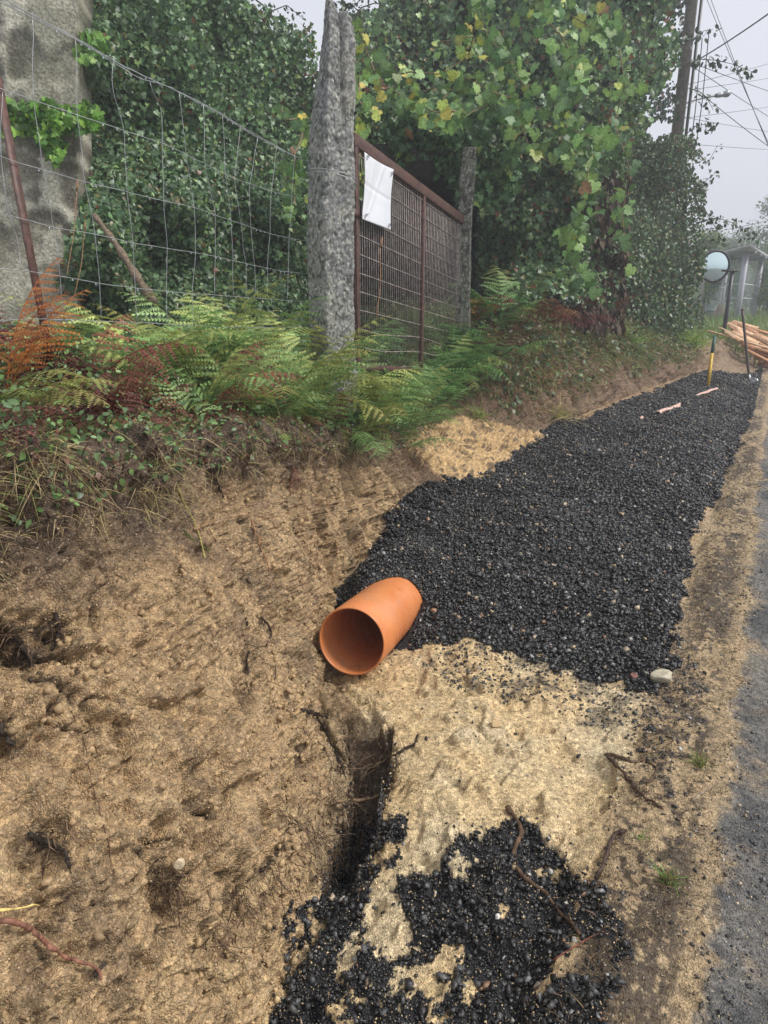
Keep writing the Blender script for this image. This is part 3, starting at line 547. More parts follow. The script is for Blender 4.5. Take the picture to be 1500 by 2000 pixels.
stone_post('granite_post', np.array([p2[0], p2[1], .6]), vert_to(p2, 290)[2]-.6, .16, .15, R(20), 'slimmer lichen-spotted stone post at the far end of the gate, its top buried in ivy', [(.15, .145, .12), (.24, .24, .19), (.05, .05, .045)], False, .95, 33)

# ------------------------------------------------------------------ gate
D1, D2 = 4.98, 7.35
gA, gB = at(692, 268, D1), at(906, 428, D2)
gu = gB-gA; gh = 1.66
def gpt(s, h): return gA + gu*s - np.array([0, 0, h])
GN = nrm(np.cross(gu, [0, 0, 1])); 
if GN @ (np.array([0, 0, EYE])-gA) < 0: GN = -GN
def on_gate(x, y, off=0.0): r = ray(x, y); o = np.array([0, 0, EYE]); t = ((gA + GN*off - o)@GN)/(r@GN); return o + r*t
def make_gate():
    e = empty('metal_gate', gpt(0, gh), 'rusty brown steel gate with a welded mesh panel between the two stone posts', 'gate')
    def bar(name, a, b, w_, h_, up=(0, 0, 1), lab=None):
        V, f = box_between(a, b, w_, h_, up); o = mesh(name, V, f, M['rust'], e); 
        bv = o.modifiers.new('b', 'BEVEL'); bv.width = .004; bv.segments = 2
        if lab: tag(o, lab)
        return o
    bar('top_rail', gpt(-.012, .02), gpt(1.008, .02), .045, .085, lab='top rail streaked with rust')
    bar('upright', gpt(0, .063), gpt(0, gh), .045, .045, GN); bar('upright', gpt(1, .063), gpt(1, gh), .045, .045, GN)
    bar('upright', gpt(.533, .063) + GN*.001, gpt(.533, gh-.05) + GN*.001, .045, .04, GN); bar('bottom_rail', gpt(.012, gh-.02), gpt(.988, gh-.02), .04, .045)
    A = Acc(); n = 62
    for i in range(1, n):
        s = i/n; V, f = tube([gpt(s, .05)-GN*.004, gpt(s, gh-.01)-GN*.004], .0026, 5); A.add(V, f)
    for k in range(12):
        h = .10 + k*.138; 
        if h > gh: break
        pts = [gpt(s, h + (0 if k < 9 else .02*math.sin(s*9))) + GN*.001 for s in np.linspace(0, 1, 12)]; V, f = tube(pts, .0036, 5); A.add(V, f)
    A.build('mesh_panel', M['darkwire'], e)
    V, f = box_between(gpt(-.035, .52), gpt(.012, .52), .06, .05); mesh('hinge', V, f, M['rust'], e)
make_gate()
M['sheet'] = mat_plain('white_plastic', (.74, .76, .80), rough=.45, var=.03, scale=5, bump=.15, dist=.01)
def make_sheet():
    cs = [(712, 297), (769, 331), (763, 449), (708, 428)]; n = 60; V = np.zeros((n, n, 3))
    for i, v in enumerate(np.linspace(0, 1, n)):
        for j, u in enumerate(np.linspace(0, 1, n)):
            L = np.array(cs[0])*(1-v)+np.array(cs[3])*v; Rr = np.array(cs[1])*(1-v)+np.array(cs[2])*v
            L = L + [2.5*math.sin(math.pi*min(1, v*1.15)), 0]; Rr = Rr + [-2.5*math.sin(math.pi*v), 0]; q = L*(1-u)+Rr*u
            q[1] += 6*math.sin(math.pi*u)*(1-v)*.5
            V[i, j] = on_gate(q[0], q[1], .05 + .003*math.sin(u*7+v*4) + .003*math.sin(v*6+1) + .010*abs(u-.5)*v + .004*max(0, 1-abs(u*.9+v*.5-.62)*14) - .004*max(0, 1-abs(v-.47-.05*u)*20) + .003*max(0, 1-abs(u-.35+.3*v)*18))
    i = np.arange(n-1)[:, None]*n; j = np.arange(n-1)[None]
    o = mesh('plastic_sheet', V.reshape(-1, 3), np.stack([i+j, i+n+j, i+n+j+1, i+j+1], -1).reshape(-1, 4), M['sheet'], None, None, True)
    s = o.modifiers.new('s', 'SOLIDIFY'); s.thickness = .002; e = tag(o, 'blank white plastic sheet tied to the near end of the rusty gate', 'sheet')
    for q in ((716, 306), (763, 339), (712, 421), (758, 440)):
        c = on_gate(q[0], q[1], .062); A = Acc()
        for k in range(3): V, f = tube([c + [0, 0, -.012*k], c + GN*.008 + [.01*k, .012, .014]], .0022, 5); A.add(V, f)
        t = A.build('tie', M['black'], None); t.parent = o
make_sheet()

# ------------------------------------------------------------------ wire stock fence
def make_fence():
    A0 = at(80, 560, 2.75); B0 = at(596, 480, 4.62); d = B0-A0; n_ = nrm(np.array([d[1], -d[0], 0]))
    def onf(x, y, off=0): r = ray(x, y); o = np.array([0, 0, EYE]); t = ((A0 + n_*off - o)@n_)/(r@n_); return o + r*t
    base = onf(92, 640); base = np.array([base[0], base[1], 1.05])
    e = empty('wire_fence', base, 'sagging galvanised wire stock fence between the leaning rusty post and the granite post', 'fence')
    P0 = onf(96, 690, -.012); P1 = onf(-6, 150, -.012)
    a = nrm(P1-P0); s = nrm(np.cross(a, n_)); w_ = .030; t_ = .005
    A = Acc()
    V, f = box_between(P0 - a*.25, P1, .036, t_, n_); A.add(V, f); V, f = box_between(P0 - a*.25 + s*.016 - n_*.018, P1 + s*.016 - n_*.018, t_, .034, n_); A.add(V, f)
    o = A.build('post', M['rust'], e); tag(o, 'leaning rusty angle-iron post')
    hz = [[(-60,-38),(0,-8),(60,30),(150,75),(240,130),(330,170),(420,217),(500,267),(590,312),(640,333)],
     [(-60,-22),(0,2),(62,34),(110,58),(150,78),(210,115),(240,133),(277,157),(300,161),(320,164),(400,204),(470,246),(560,297),(600,316)],
     [(-60,150),(0,172),(65,195),(150,224),(240,255),(320,280),(400,320),(460,350),(530,374),(600,390)],
     [(-60,290),(0,303),(30,318),(85,332),(165,354),(250,375),(320,393),(380,405),(450,430),(530,458),(600,471)],
     [(-60,404),(0,415),(60,432),(105,445),(190,458),(260,475),(330,486),(410,498),(480,515),(550,530),(605,535)],
     [(-60,520),(60,530),(120,540),(190,553),(260,562),(330,570),(400,575),(500,582),(600,590)],
     [(-60,630),(60,622),(150,626),(270,630),(400,637),(500,640),(600,640)]]
    beads = Acc(); g = np.random.default_rng(9)
    for li, l in enumerate(hz):
        pts = polyline([onf(*q) for q in l], 60); pts += .0035*np.stack([fbm(pts, 11, 3, li), fbm(pts, 11, 3, li+9), fbm(pts, 9, 3, li+5)], 1)
        V, f = tube(pts, .0016 if li > 1 else .0019, 5); A = Acc(); A.add(V, f)
        if li == 0:
            pts2 = pts + .006*np.stack([0*pts[:, 0], np.sin(np.arange(60)*2.2), np.cos(np.arange(60)*2.2)], 1); V, f = tube(pts2, .0012, 4); A.add(V, f)
        A.build('line_wire', M['wire'], e)
        for k in range(14):
            p = pts[g.integers(2, 58)] - [0, 0, .0075]; r0 = g.uniform(.0028, .0045); t = nrm(g.normal(size=(12, 3)))
            V, f = tube([p + [0, 0, r0*1.3], p + [0, 0, r0*.5], p, p - [0, 0, r0*.8]], [r0*.2, r0*.7, r0, r0*.35], 6); beads.add(V, f)
    st = [[(64,32),(64,115),(65,195),(70,230),(85,330),(105,440),(118,540),(124,625)],[(148,75),(150,150),(152,224),(165,354),(187,457),(195,552),(198,626)],[(222,117),(216,155),(242,253),(248,375),(260,475),(265,560),(268,630)],
      [(292,160),(300,185),(317,210),(317,278),(319,393),(326,485),(325,568),(326,634)],[(350,182),(363,295),(380,402),(382,492),(375,573),(378,636)],[(398,204),(400,320),(420,415),(420,500),(418,577)],[(435,225),(440,340),(452,430),(455,510),(455,580)],
      [(470,248),(458,348),(470,438),(480,515),(480,582)],[(503,268),(487,362),(490,445),(498,520),(498,584)],[(540,285),(530,374),(527,458),(522,524),(523,585)],[(575,304),(570,385),(565,466),(563,530),(560,588)],[(5,180),(2,240),(0,303),(12,400),(34,470),(40,528)]]
    for li, l in enumerate(st):
        pts = polyline([onf(*q, .003) for q in l], 40); pts += .003*np.stack([fbm(pts, 9, 2, li+40)]*3, 1)*[1, 1, 0]; V, f = tube(pts, .0012, 5); A = Acc(); A.add(V, f)
        A.build('stay_wire', M['wire'], e)
    m, n, b, o_ = newmat('water_bead'); b.inputs['Base Color'].default_value = (.8, .85, .9, 1); b.inputs['Roughness'].default_value = .05; b.inputs['Transmission Weight'].default_value = .6; b.inputs['IOR'].default_value = 1.33
    tag(beads.build('rain_beads', m, e, True), kind='stuff')
    # strand wrapped round the granite post
    A = Acc(); c = gbase.copy()
    for z0, q in ((-.02, (640, 333)), (.0, (600, 345))):
        pts = []
        for ph in np.linspace(R(200), R(430), 26): pts.append(np.array([c[0] + .175*math.cos(ph), c[1] + .16*math.sin(ph), vert_to(gp, 345)[2] + z0 - .03*math.sin(ph*1.1)]))
        V, f = tube(pts, .002, 5); A.add(V, f)
    A.build('tie_wire', M['wire'], e)
make_fence()

# ------------------------------------------------------------------ leaves
def leaf_t(kind):
    if kind == 'ivy': o = [(0,-.05),(.30,-.22),(.52,.02),(.34,.22),(.46,.42),(.20,.52),(0,1.0),(-.20,.52),(-.46,.42),(-.34,.22),(-.52,.02),(-.30,-.22)]
    elif kind == 'vine': o = [(0,.06),(.16,-.16),(.42,-.10),(.56,.12),(.48,.30),(.64,.52),(.38,.60),(.30,.80),(0,1.02),(-.30,.80),(-.38,.60),(-.64,.52),(-.48,.30),(-.56,.12),(-.42,-.10),(-.16,-.16)]
    elif kind == 'oval': o = [(0,0),(.20,.14),(.30,.40),(.24,.68),(0,1.0),(-.24,.68),(-.30,.40),(-.20,.14)]
    else: o = [(0,0),(.17,.35),(0,1.0),(-.17,.35)]
    o = np.array(o, float); c = np.array([[0, .35]]); V = np.concatenate([c, o]); r = np.hypot(V[:, 0], V[:, 1]-.35)
    z = .16*np.abs(V[:, 0]) - .22*r*r; n = len(o); return np.stack([V[:, 0], V[:, 1]-.0, z], 1), np.array([(0, i+1, (i+1) % n+1) for i in range(n)])
def leaves(name, C_, Nr, S, kind, col, mat, parent=None, droop=.7, jitter=.5, g=rng, acc=None):
    T, Fc = leaf_t(kind); n = len(C_); k = len(T)
    nn = nrm(Nr + jitter*g.normal(size=(n, 3))); d = nrm(np.array([0, 0, -1.])*droop + g.normal(size=(n, 3))*.55); d = nrm(d - nn*(d*nn).sum(1, keepdims=True)); s = np.cross(d, nn)
    z = 1 + .8*(g.random((n, 1))-.3)
    W = C_[:, None] + S[:, None, None]*(T[None, :, :1]*s[:, None] + T[None, :, 1:2]*d[:, None] + T[None, :, 2:3]*z[:, None]*nn[:, None])
    f = (Fc[None] + (np.arange(n)*k)[:, None, None]).reshape(-1, 3); cc = np.repeat(col, k, 0); 
    cc = cc.reshape(n, k, 3)*(1 + np.where(np.arange(k) == 0, .25, 0))[None, :, None]; cc = cc.reshape(-1, 3)
    if acc is not None: acc.add(W.reshape(-1, 3), f, cc); return
    return mesh(name, W.reshape(-1, 3), f, mat, parent, cc)
def pal(n, cols, w_, g=rng, var=.35):
    cols = np.array(cols, float); i = g.choice(len(cols), n, p=np.array(w_)/sum(w_)); return cols[i]*(1-var+2*var*g.random((n, 1)))*(1+.12*(g.random((n, 3))-.5))
def idw(x, y, anch):
    a = np.array(anch, float); w_ = 1/(((x[..., None]-a[:, 0])**2 + (y[..., None]-a[:, 1])**2)/1e4 + .05)**1.3; return (w_*a[:, 2]).sum(-1)/w_.sum(-1)
def foliage(parent, name, poly, anch, n, size, kind, cols, wts, mat, thick=.45, lump=.35, lscale=1.6, edge=14, seed=1, holes=None, droop=.8, jitter=.55, drop=0.0, up=.35, dens=None):
    """leaves filling the outer half metre of a hedge whose face passes through the given depths"""
    g = np.random.default_rng(seed); poly = np.array(poly, float); lo_, hi = poly.min(0), poly.max(0); PXs = []; PYs = []; m = 0
    while m < n:
        x = g.uniform(lo_[0], hi[0], n*2); y = g.uniform(lo_[1], hi[1], n*2); p = at(x, y, idw(x, y, anch))
        jx = edge*2.2*fbm(p, 2.2, 3, seed); jy = edge*2.2*fbm(p, 2.2, 3, seed+7); k = inpoly(x+jx + g.normal(size=len(x))*edge*.35, y+jy + g.normal(size=len(x))*edge*.35, poly)
        if holes is not None:
            for (hx, hy, rx, ry) in holes: k &= ((x+jx-hx)/rx)**2 + ((y+jy-hy)/ry)**2 > 1
        k &= g.random(len(x)) > drop*smooth(-.1, .35, fbm(p, 3.2, 3, seed+3))
        x, y = x[k], y[k]; PXs.append(x); PYs.append(y); m += len(x)
    x = np.concatenate(PXs)[:n]; y = np.concatenate(PYs)[:n]; d0 = idw(x, y, anch); p = at(x, y, d0)
    cl = fbm(p, lscale, 4, seed+11); cl2 = fbm(p, lscale*4.5, 2, seed+12)
    d = d0 - lump*cl*1.6 - .12*cl2 + thick*(g.random(n)**1.3); p = at(x, y, d)
    e = .06; gx = (fbm(p+[e, 0, 0], lscale, 2, seed+11)-fbm(p-[e, 0, 0], lscale, 2, seed+11))/(2*e)
    toc = nrm(np.array([0, 0, EYE])-p); Nr = toc + np.array([0, 0, up]) + np.stack([gx*0, gx*.2, gx*0], 1)
    S = size*(.55+.8*g.random(n)); return leaves(name, p, Nr, S, kind, pal(n, cols, wts, g), mat, parent, droop, jitter, g), p
def core(parent, name, poly, anch, back, step=22, lump=.35, lscale=1.6, seed=1, thick=.35, shrink=14, holes=None):
    """the solid tangle of stems and old leaves inside a hedge, a closed lumpy slab"""
    poly = np.array(poly, float); lo_, hi = poly.min(0), poly.max(0); xs = np.arange(lo_[0], hi[0]+step, step); ys_ = np.arange(lo_[1], hi[1]+step, step)
    X, Y = np.meshgrid(xs, ys_); d = idw(X, Y, anch); p = at(X, Y, d); d = d - lump*fbm(p, lscale, 4, seed+11)*1.6 + back
    jx = shrink*2.2*fbm(p, 2.2, 3, seed); jy = shrink*2.2*fbm(p, 2.2, 3, seed+7); ins = inpoly(X+jx, Y+jy, poly)
    for s in (-1, 1): ins &= inpoly(X+jx+s*shrink, Y+jy, poly) & inpoly(X+jx, Y+jy+s*shrink, poly)
    if holes is not None:
        for (hx, hy, rx, ry) in holes: ins &= ((X+jx-hx)/(rx+12))**2 + ((Y+jy-hy)/(ry+12))**2 > 1
    A_ = at(X, Y, d); B_ = at(X, Y, d+thick); ny, nx = X.shape; c = ins[:-1, :-1] & ins[1:, :-1] & ins[:-1, 1:] & ins[1:, 1:]
    i, j = np.nonzero(c); q = i*nx + j; f1 = np.stack([q, q+1, q+nx+1, q+nx], 1); f2 = f1[:, ::-1] + nx*ny; fs = [f1, f2]
    pad = np.pad(c, 1)
    for di, dj, e0, e1 in ((-1, 0, 0, 1), (1, 0, nx, nx+1), (0, -1, 0, nx), (0, 1, 1, nx+1)):
        b = c & ~pad[1+di:pad.shape[0]-1+di, 1+dj:pad.shape[1]-1+dj]; ii_, jj_ = np.nonzero(b); q = ii_*nx+jj_; fs.append(np.stack([q+e0, q+e1, q+e1+nx*ny, q+e0+nx*ny], 1))
    f = np.concatenate(fs); V = np.concatenate([A_.reshape(-1, 3), B_.reshape(-1, 3)]); u_, inv = np.unique(f.ravel(), return_inverse=True)
    return mesh(name, V[u_], inv.reshape(-1, 4), M['core'], parent, None, True)
IVY = [(.075, .135, .066), (.11, .19, .082), (.15, .25, .10), (.21, .32, .10), (.17, .14, .05), (.18, .075, .035)]
# ruined wall at far left
def make_wall():
    e = None; n, m = 120, 130; X, Y = np.meshgrid(np.linspace(-420, 152, m), np.linspace(-420, 640, n))
    pl0 = at(100, 300, 5.4); nn = nrm(np.array([.62, -.78, 0.])); r = ray(X, Y); o = np.array([0, 0, EYE]); t = ((pl0-o)@nn)/(r@nn); V = o + r*t[..., None]
    V[..., 2] = np.maximum(V[..., 2], .9); 
    g = np.random.default_rng(2); st = np.full(X.shape, -1.0); wx_ = X + 55*fbm(V, 3.5, 4, 6); wy_ = Y + 55*fbm(V, 3.5, 4, 7)
    SL = [(32,105,52,52),(128,112,40,48),(-40,20,50,60),(50,230,40,36),(128,275,62,44),(30,335,58,52),(165,352,36,40),(90,420,44,34),(165,470,56,46),(20,480,56,50),(90,560,70,40),(200,560,40,50),(-50,150,44,50),(-60,300,50,55),(190,200,34,46),(200,20,40,50)] + [(g.uniform(-400, 200), g.uniform(-400, -40), g.uniform(40, 65), g.uniform(40, 65)) for _ in range(34)]
    for (sx, sy, ra, rb) in SL: st = np.maximum(st, 1-np.hypot((wx_-sx)/ra, (wy_-sy)/rb))
    stone = smooth(-.06, .22, st + .22*fbm(V, 13, 3, 9))*(.5+.5*smooth(-.4, .3, fbm(V, 3, 2, 12)))
    V = V - nn*((.03*stone + .012*fbm(V, 6, 4, 8) + .006*fbm(V, 40, 2, 9)))[..., None]
    col = np.zeros(V.shape) + (.52, .49, .39); s3 = stone[..., None]; k = smooth(-.2, .4, fbm(V, 5, 4, 2))[..., None]
    col = col*(1-.5*k) + np.array((.33, .30, .22))*.5*k; sc_ = np.array((.17, .155, .12))*(1-.5*k) + np.array((.24, .22, .16))*.5*k; col = col*(1-s3) + sc_*s3
    ed_ = np.exp(-((st-.0)/.06)**2)[..., None]; col = col*(1-.35*ed_)
    drk = smooth(.1, .5, fbm(V, 2.5, 3, 19))[..., None]; col = col*(1-.5*drk) + np.array((.10, .105, .065))*.5*drk
    i = np.arange(n-1)[:, None]*m; j = np.arange(m-1)[None]; f1 = np.stack([i+j, i+m+j, i+m+j+1, i+j+1], -1).reshape(-1, 4)
    B_ = V - nn*.45; f2 = f1[:, ::-1] + n*m; rim = np.concatenate([np.arange(m), np.arange(1, n)*m+m-1, (n-1)*m+np.arange(m-2, -1, -1), np.arange(n-2, 0, -1)*m]); r2 = np.roll(rim, -1)
    f3 = np.stack([rim, r2, r2+n*m, rim+n*m], 1)
    o = mesh('stone_wall', np.concatenate([V.reshape(-1, 3), B_.reshape(-1, 3)]), np.concatenate([f1, f2, f3]), M['granite'], None, np.concatenate([col.reshape(-1, 3)]*2), True)
    tag(o, 'ruined masonry wall of round stones in pale flaking mortar behind the wire fence', 'wall')
make_wall()
def mass(name, label, cat, poly, anch, layers, core_back=.42, seed=1, holes=None, lump=.35, lscale=1.6, edge=14, corep=True):
    c = at(np.mean([q[0] for q in poly]), max(q[1] for q in poly)-30, float(idw(np.array([np.mean([q[0] for q in poly])]), np.array([max(q[1] for q in poly)-30.]), anch)[0]))
    e = empty(name, c, label, cat)
    if corep: core(e, 'inner_stems', poly, anch, core_back, seed=seed, lump=lump, lscale=lscale, holes=holes)
    for i, L in enumerate(layers):
        nm, n, size, kind, cols, wts, mat, kw = L
        kw = dict(kw); pg = kw.pop('poly', poly); foliage(e, nm, pg, anch, n, size, kind, cols, wts, mat, seed=seed+(0 if i == 0 else 100*i) if 'own' in kw else seed, holes=kw.pop('holes', holes), lump=lump, lscale=lscale, **{k_: v for k_, v in kw.items() if k_ != 'own'}) if False else foliage(e, nm, pg, anch, n, size, kind, cols, wts, mat, seed=seed, holes=kw.pop('holes', holes), lump=lump, lscale=lscale, edge=kw.pop('edge', edge), **{k_: v for k_, v in kw.items() if k_ != 'own'})
    return e
# left: ivy over the old wall
LP = [(130,-420),(330,-420),(470,-60),(500,2),(560,28),(600,70),(640,140),(680,200),(690,420),(700,650),(120,650),(120,560),(130,470),(150,380),(180,300),(165,250),(60,240),(40,200),(110,180),(130,120),(150,60),(120,0)]
LA = [(160,-200,5.6),(160,100,5.35),(180,450,5.35),(350,100,6.2),(350,450,6.0),(500,100,7.3),(520,450,6.9),(640,200,8.2),(680,500,7.6),(400,-300,6.6)]
mass('ivy_hedge', 'tall mound of dark glossy ivy and brambles over the wall, left of the granite post', 'ivy', LP, LA, [
    ('foliage', 36000, .047, 'ivy', IVY, (5, 6, 3, 1, .35, .12), M['leaf'], {}),
    ('bramble_leaves', 9000, .040, 'oval', [(.06, .12, .05), (.10, .16, .07), (.15, .14, .05)], (4, 3, 1), M['leaf'], {'poly': [(170,250),(560,300),(620,650),(220,650)], 'thick': .25, 'up': .7})], seed=21, lump=.30, lscale=1.5)
def sprig(poly, d, n, size, cols, name, label, seed, kind='ivy'):
    e = empty(name, at(np.mean([q[0] for q in poly]), max(q[1] for q in poly), d), label, 'climbing plant'); foliage(e, 'foliage', poly, [(0, 0, d), (1, 1, d)], n, size, kind, cols, [1]*len(cols), M['leafmatt'], thick=.12, lump=.08, edge=10, seed=seed)
    return e
sprig([(0,188),(60,200),(120,190),(190,200),(200,240),(165,262),(120,255),(130,300),(112,330),(95,290),(60,255),(45,268),(5,255),(-10,210)], 5.22, 430, .065, [(.13, .27, .04), (.20, .36, .06), (.08, .18, .04)], 'ivy_sprig', 'bright lime-green ivy trailing across the pale stone wall at the far left', 5)
sprig([(140,45),(200,60),(205,110),(165,125),(145,90)], 5.15, 70, .065, [(.12, .24, .05), (.16, .28, .06)], 'ivy_sprig', 'small yellowish ivy tuft hanging high on the pale wall under the top fence wire', 6)
# back hedge, leaf colour darkened to stand for shade, and the roof over it
BP = [(600,-260),(1330,-260),(1330,740),(600,740)]
mass('garden_hedge', 'dense hedge closing the garden behind the gate, leaves coloured dark as shade', 'hedge', [(640,-60),(700,30),(800,-60),(1130,-60),(1130,740),(640,740)], [(700,300,10.5),(900,300,11.0),(1100,300,11.5)], [
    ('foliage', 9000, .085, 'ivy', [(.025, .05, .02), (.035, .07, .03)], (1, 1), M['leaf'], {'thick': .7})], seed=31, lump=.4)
CPY = [(640,60),(700,40),(760,-30),(900,-140),(1300,-140),(1330,120),(1180,330),(1040,400),(930,360),(880,330),(800,300),(730,330),(690,280),(640,240)]
mass('ivy_canopy', 'thick dark ivy roof hanging over the gate and the shaded garden', 'ivy', CPY, [(700,150,8.4),(900,100,8.8),(900,330,8.9),(1100,100,8.6),(1200,300,8.5)], [
    ('foliage', 15000, .062, 'ivy', IVY, (4, 5, 3, 2, .8, .5), M['leaf'], {'thick': .9})], seed=41, lump=.35, core_back=.6)
# unseen roof slab added behind the canopy face to darken the garden
def make_shade_roof():
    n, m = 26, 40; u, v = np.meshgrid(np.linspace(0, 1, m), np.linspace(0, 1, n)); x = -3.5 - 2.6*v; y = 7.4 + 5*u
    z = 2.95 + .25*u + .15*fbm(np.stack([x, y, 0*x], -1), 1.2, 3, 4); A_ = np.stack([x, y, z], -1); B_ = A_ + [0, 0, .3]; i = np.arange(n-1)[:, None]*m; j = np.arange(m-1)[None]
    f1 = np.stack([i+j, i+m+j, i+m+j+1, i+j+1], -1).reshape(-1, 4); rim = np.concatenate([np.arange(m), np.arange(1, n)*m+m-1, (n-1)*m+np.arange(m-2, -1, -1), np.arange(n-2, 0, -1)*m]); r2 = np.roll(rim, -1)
    V = np.concatenate([A_.reshape(-1, 3), B_.reshape(-1, 3)]); o = mesh('shade_roof', V, np.concatenate([f1, f1[:, ::-1]+n*m, np.stack([rim, r2, r2+n*m, rim+n*m], 1)]), M['core'], None, None, True)
    tag(o, 'unseen matted roof added to shade the ground behind the gate', 'vine')
make_shade_roof()
# ivy clump over the far post
mass('ivy_clump', 'pale green ivy with berry heads drooping over the far gatepost', 'ivy', [(755,215),(850,185),(960,200),(1010,240),(1015,330),(985,395),(930,400),(905,352),(880,345),(850,318),(800,322),(740,275)],
     [(800,260,7.3),(900,280,7.25),(980,330,7.3)], [
    ('foliage', 2600, .075, 'ivy', [(.07, .15, .055), (.10, .20, .07), (.05, .11, .04), (.20, .28, .06)], (4, 3, 3, .3), M['leaf'], {'thick': .4}),
    ('berry_heads', 900, .026, 'oval', [(.20, .24, .06), (.14, .18, .05)], (1, 1), M['leafmatt'], {'thick': .1, 'jitter': 1.5})], seed=51, lump=.18, lscale=2.5, core_back=.3)
# right: ivy wall on the bank, then brambly bush
RP = [(930,-200),(1290,-200),(1260,80),(1240,200),(1225,330),(1230,500),(1200,600),(1120,590),(1060,575),(1000,590),(950,580),(930,520),(945,440),(930,400),(1000,360),(960,250)]
RA = [(940,500,8.9),(1000,300,8.3),(1100,100,8.2),(1100,400,8.2),(1200,100,9.4),(1220,500,9.6),(1020,600,8.5)]
mass('ivy_wall', 'steep curtain of dark ivy and dead stems on the bank right of the gate', 'ivy', RP, RA, [
    ('foliage', 27000, .055, 'ivy', IVY, (5, 6, 3, 1.2, .8, .5), M['leaf'], {'drop': .35}),
    ('dead_stems', 900, .15, 'blade', [(.09, .06, .04), (.06, .04, .03)], (1, 1), M['dry'], {'droop': 3, 'thick': .2, 'poly': [(1160,350),(1230,330),(1230,640),(1120,640),(1150,520)]})], seed=61, lump=.42, lscale=1.7)
BPX = [(1200,60),(1235,20),(1300,-40),(1335,-200),(1200,-200),(1100,-100),(1150,100),(1180,330),(1190,610),(1240,635),(1300,660),(1372,672),(1372,640),(1362,560),(1378,500),(1362,440),(1368,380),(1352,330),(1370,300),(1355,265),(1310,262),(1290,230),(1250,215),(1230,150),(1270,100)]
HOL = [(1268,205,34,26),(1292,250,22,16),(1312,165,16,20),(1300,60,14,20)]
mass('bramble_bush', 'tall small-leaved bush wrapped round the utility pole at the right end of the bank', 'bush', BPX, [(1200,100,10.5),(1200,500,10.2),(1280,300,11.8),(1300,600,11.5),(1360,400,13.2),(1370,650,13),(1300,0,11.5)], [
    ('foliage', 30000, .062, 'oval', [(.06, .10, .05), (.09, .15, .065), (.13, .19, .07), (.19, .19, .07), (.19, .10, .06)], (5, 6, 3, .8, .5), M['leaf'], {'thick': 1.1, 'drop': .3})], seed=71, holes=HOL, lump=.4, lscale=1.5, core_back=.7)
mass('pole_creeper', 'loose leafy creeper with sky gaps high beside the utility pole', 'climbing plant', [(1100,-180),(1345,-180),(1338,60),(1322,150),(1330,225),(1290,235),(1262,200),(1235,170),(1180,160),(1120,60)], [(1200,0,9.8),(1320,50,11.8),(1320,200,12.6)], [
    ('foliage', 5200, .085, 'oval', [(.045, .075, .045), (.07, .11, .06), (.11, .07, .06)], (4, 4, 1.2), M['leaf'], {'thick': 1.2, 'drop': .6, 'edge': 20})], seed=81, holes=[(1300,60,12,26),(1315,105,12,20),(1285,150,18,10)], lump=.5, corep=False)
# ------------------------------------------------------------------ large-leaved vine (pale green, yellowing)
VC = [(.15, .26, .08), (.20, .32, .09), (.10, .19, .07), (.38, .43, .09), (.50, .43, .09), (.26, .15, .07)]
def vine(name, label, pts, d, n, size, wts, spread=20, seed=1, deep=.2):
    n = int(n*1.25)
    g = np.random.default_rng(seed); pl = polyline([[*q] for q in pts], 80); e = empty(name, at(pl[0, 0], pl[0, 1], d), label, 'vine')
    dd = d + .15*np.sin(np.arange(80)*.17+seed); W = at(pl[:, 0], pl[:, 1], dd); V, f = tube(W, .006, 5); A = Acc(); A.add(V, f, (.20, .14, .08)); A.build('stem', M['bark'], e)
    i = g.integers(0, 80, n); x = pl[i, 0] + g.normal(size=n)*spread*.8; y = pl[i, 1] + g.normal(size=n)*spread*.8; q = at(x, y, dd[i] + g.uniform(-deep, deep, n)); size = size*.66
    toc = nrm(np.array([0, 0, EYE])-q); leaves('foliage', q, toc + [0, 0, .45], size*(.6+.65*g.random(n)), 'vine', pal(n, VC, wts, g, .35), M['leafmatt'], e, droop=.9, jitter=.62, g=g)
W1 = (5, 4, 4, .7, .25, .15); W2 = (4, 3, 2, 2, 1.3, .5)
vine('grape_vine', 'big-leaved pale green vine strand hanging lowest over the bank, right of the gate', [(1095,180),(1120,260),(1150,330),(1140,400),(1120,440),(1118,500),(1130,545),(1170,548)], 6.9, 95, .155, W1, 17, 3)
vine('grape_vine', 'leafy vine strand sweeping down the top of the ivy curtain from the upper right', [(1040,-40),(1070,40),(1110,90),(1120,150),(1080,200),(1105,250),(1165,270)], 6.7, 105, .16, W1, 24, 4)
vine('grape_vine', 'vine sprays with broad leaves spreading across the ivy beneath the top edge', [(935,-20),(945,60),(1000,130),(1030,180),(1010,230),(1040,300),(1080,320)], 6.8, 120, .15, W1, 26, 5)
vine('grape_vine', 'yellowing vine strand right of the granite post above the gate', [(700,60),(720,110),(740,160),(790,190),(850,220),(905,215)], 6.2, 85, .13, W2, 22, 6)
vine('grape_vine', 'yellow and green vine leaves crowding behind the white sheet', [(700,150),(702,200),(730,225),(700,260),(705,330),(700,380)], 5.6, 46, .12, W2, 12, 7)
vine('grape_vine', 'thin vine strand with small leaves crossing the dark ivy above the gate', [(850,85),(925,70),(915,110),(860,145),(800,140),(760,150)], 6.5, 34, .12, W2, 12, 8)
vine('grape_vine', 'short vine shoot with dangling pale leaves at the left side of the granite post', [(545,205),(560,235),(590,230),(590,270),(575,300),(575,400)], 5.0, 34, .10, W1, 14, 9)
vine('grape_vine', 'sparse vine leaves down the dark ivy beside the right-hand bush', [(1210,90),(1220,170),(1200,240),(1230,330),(1215,420),(1225,500)], 7.9, 46, .15, W1, 20, 10)
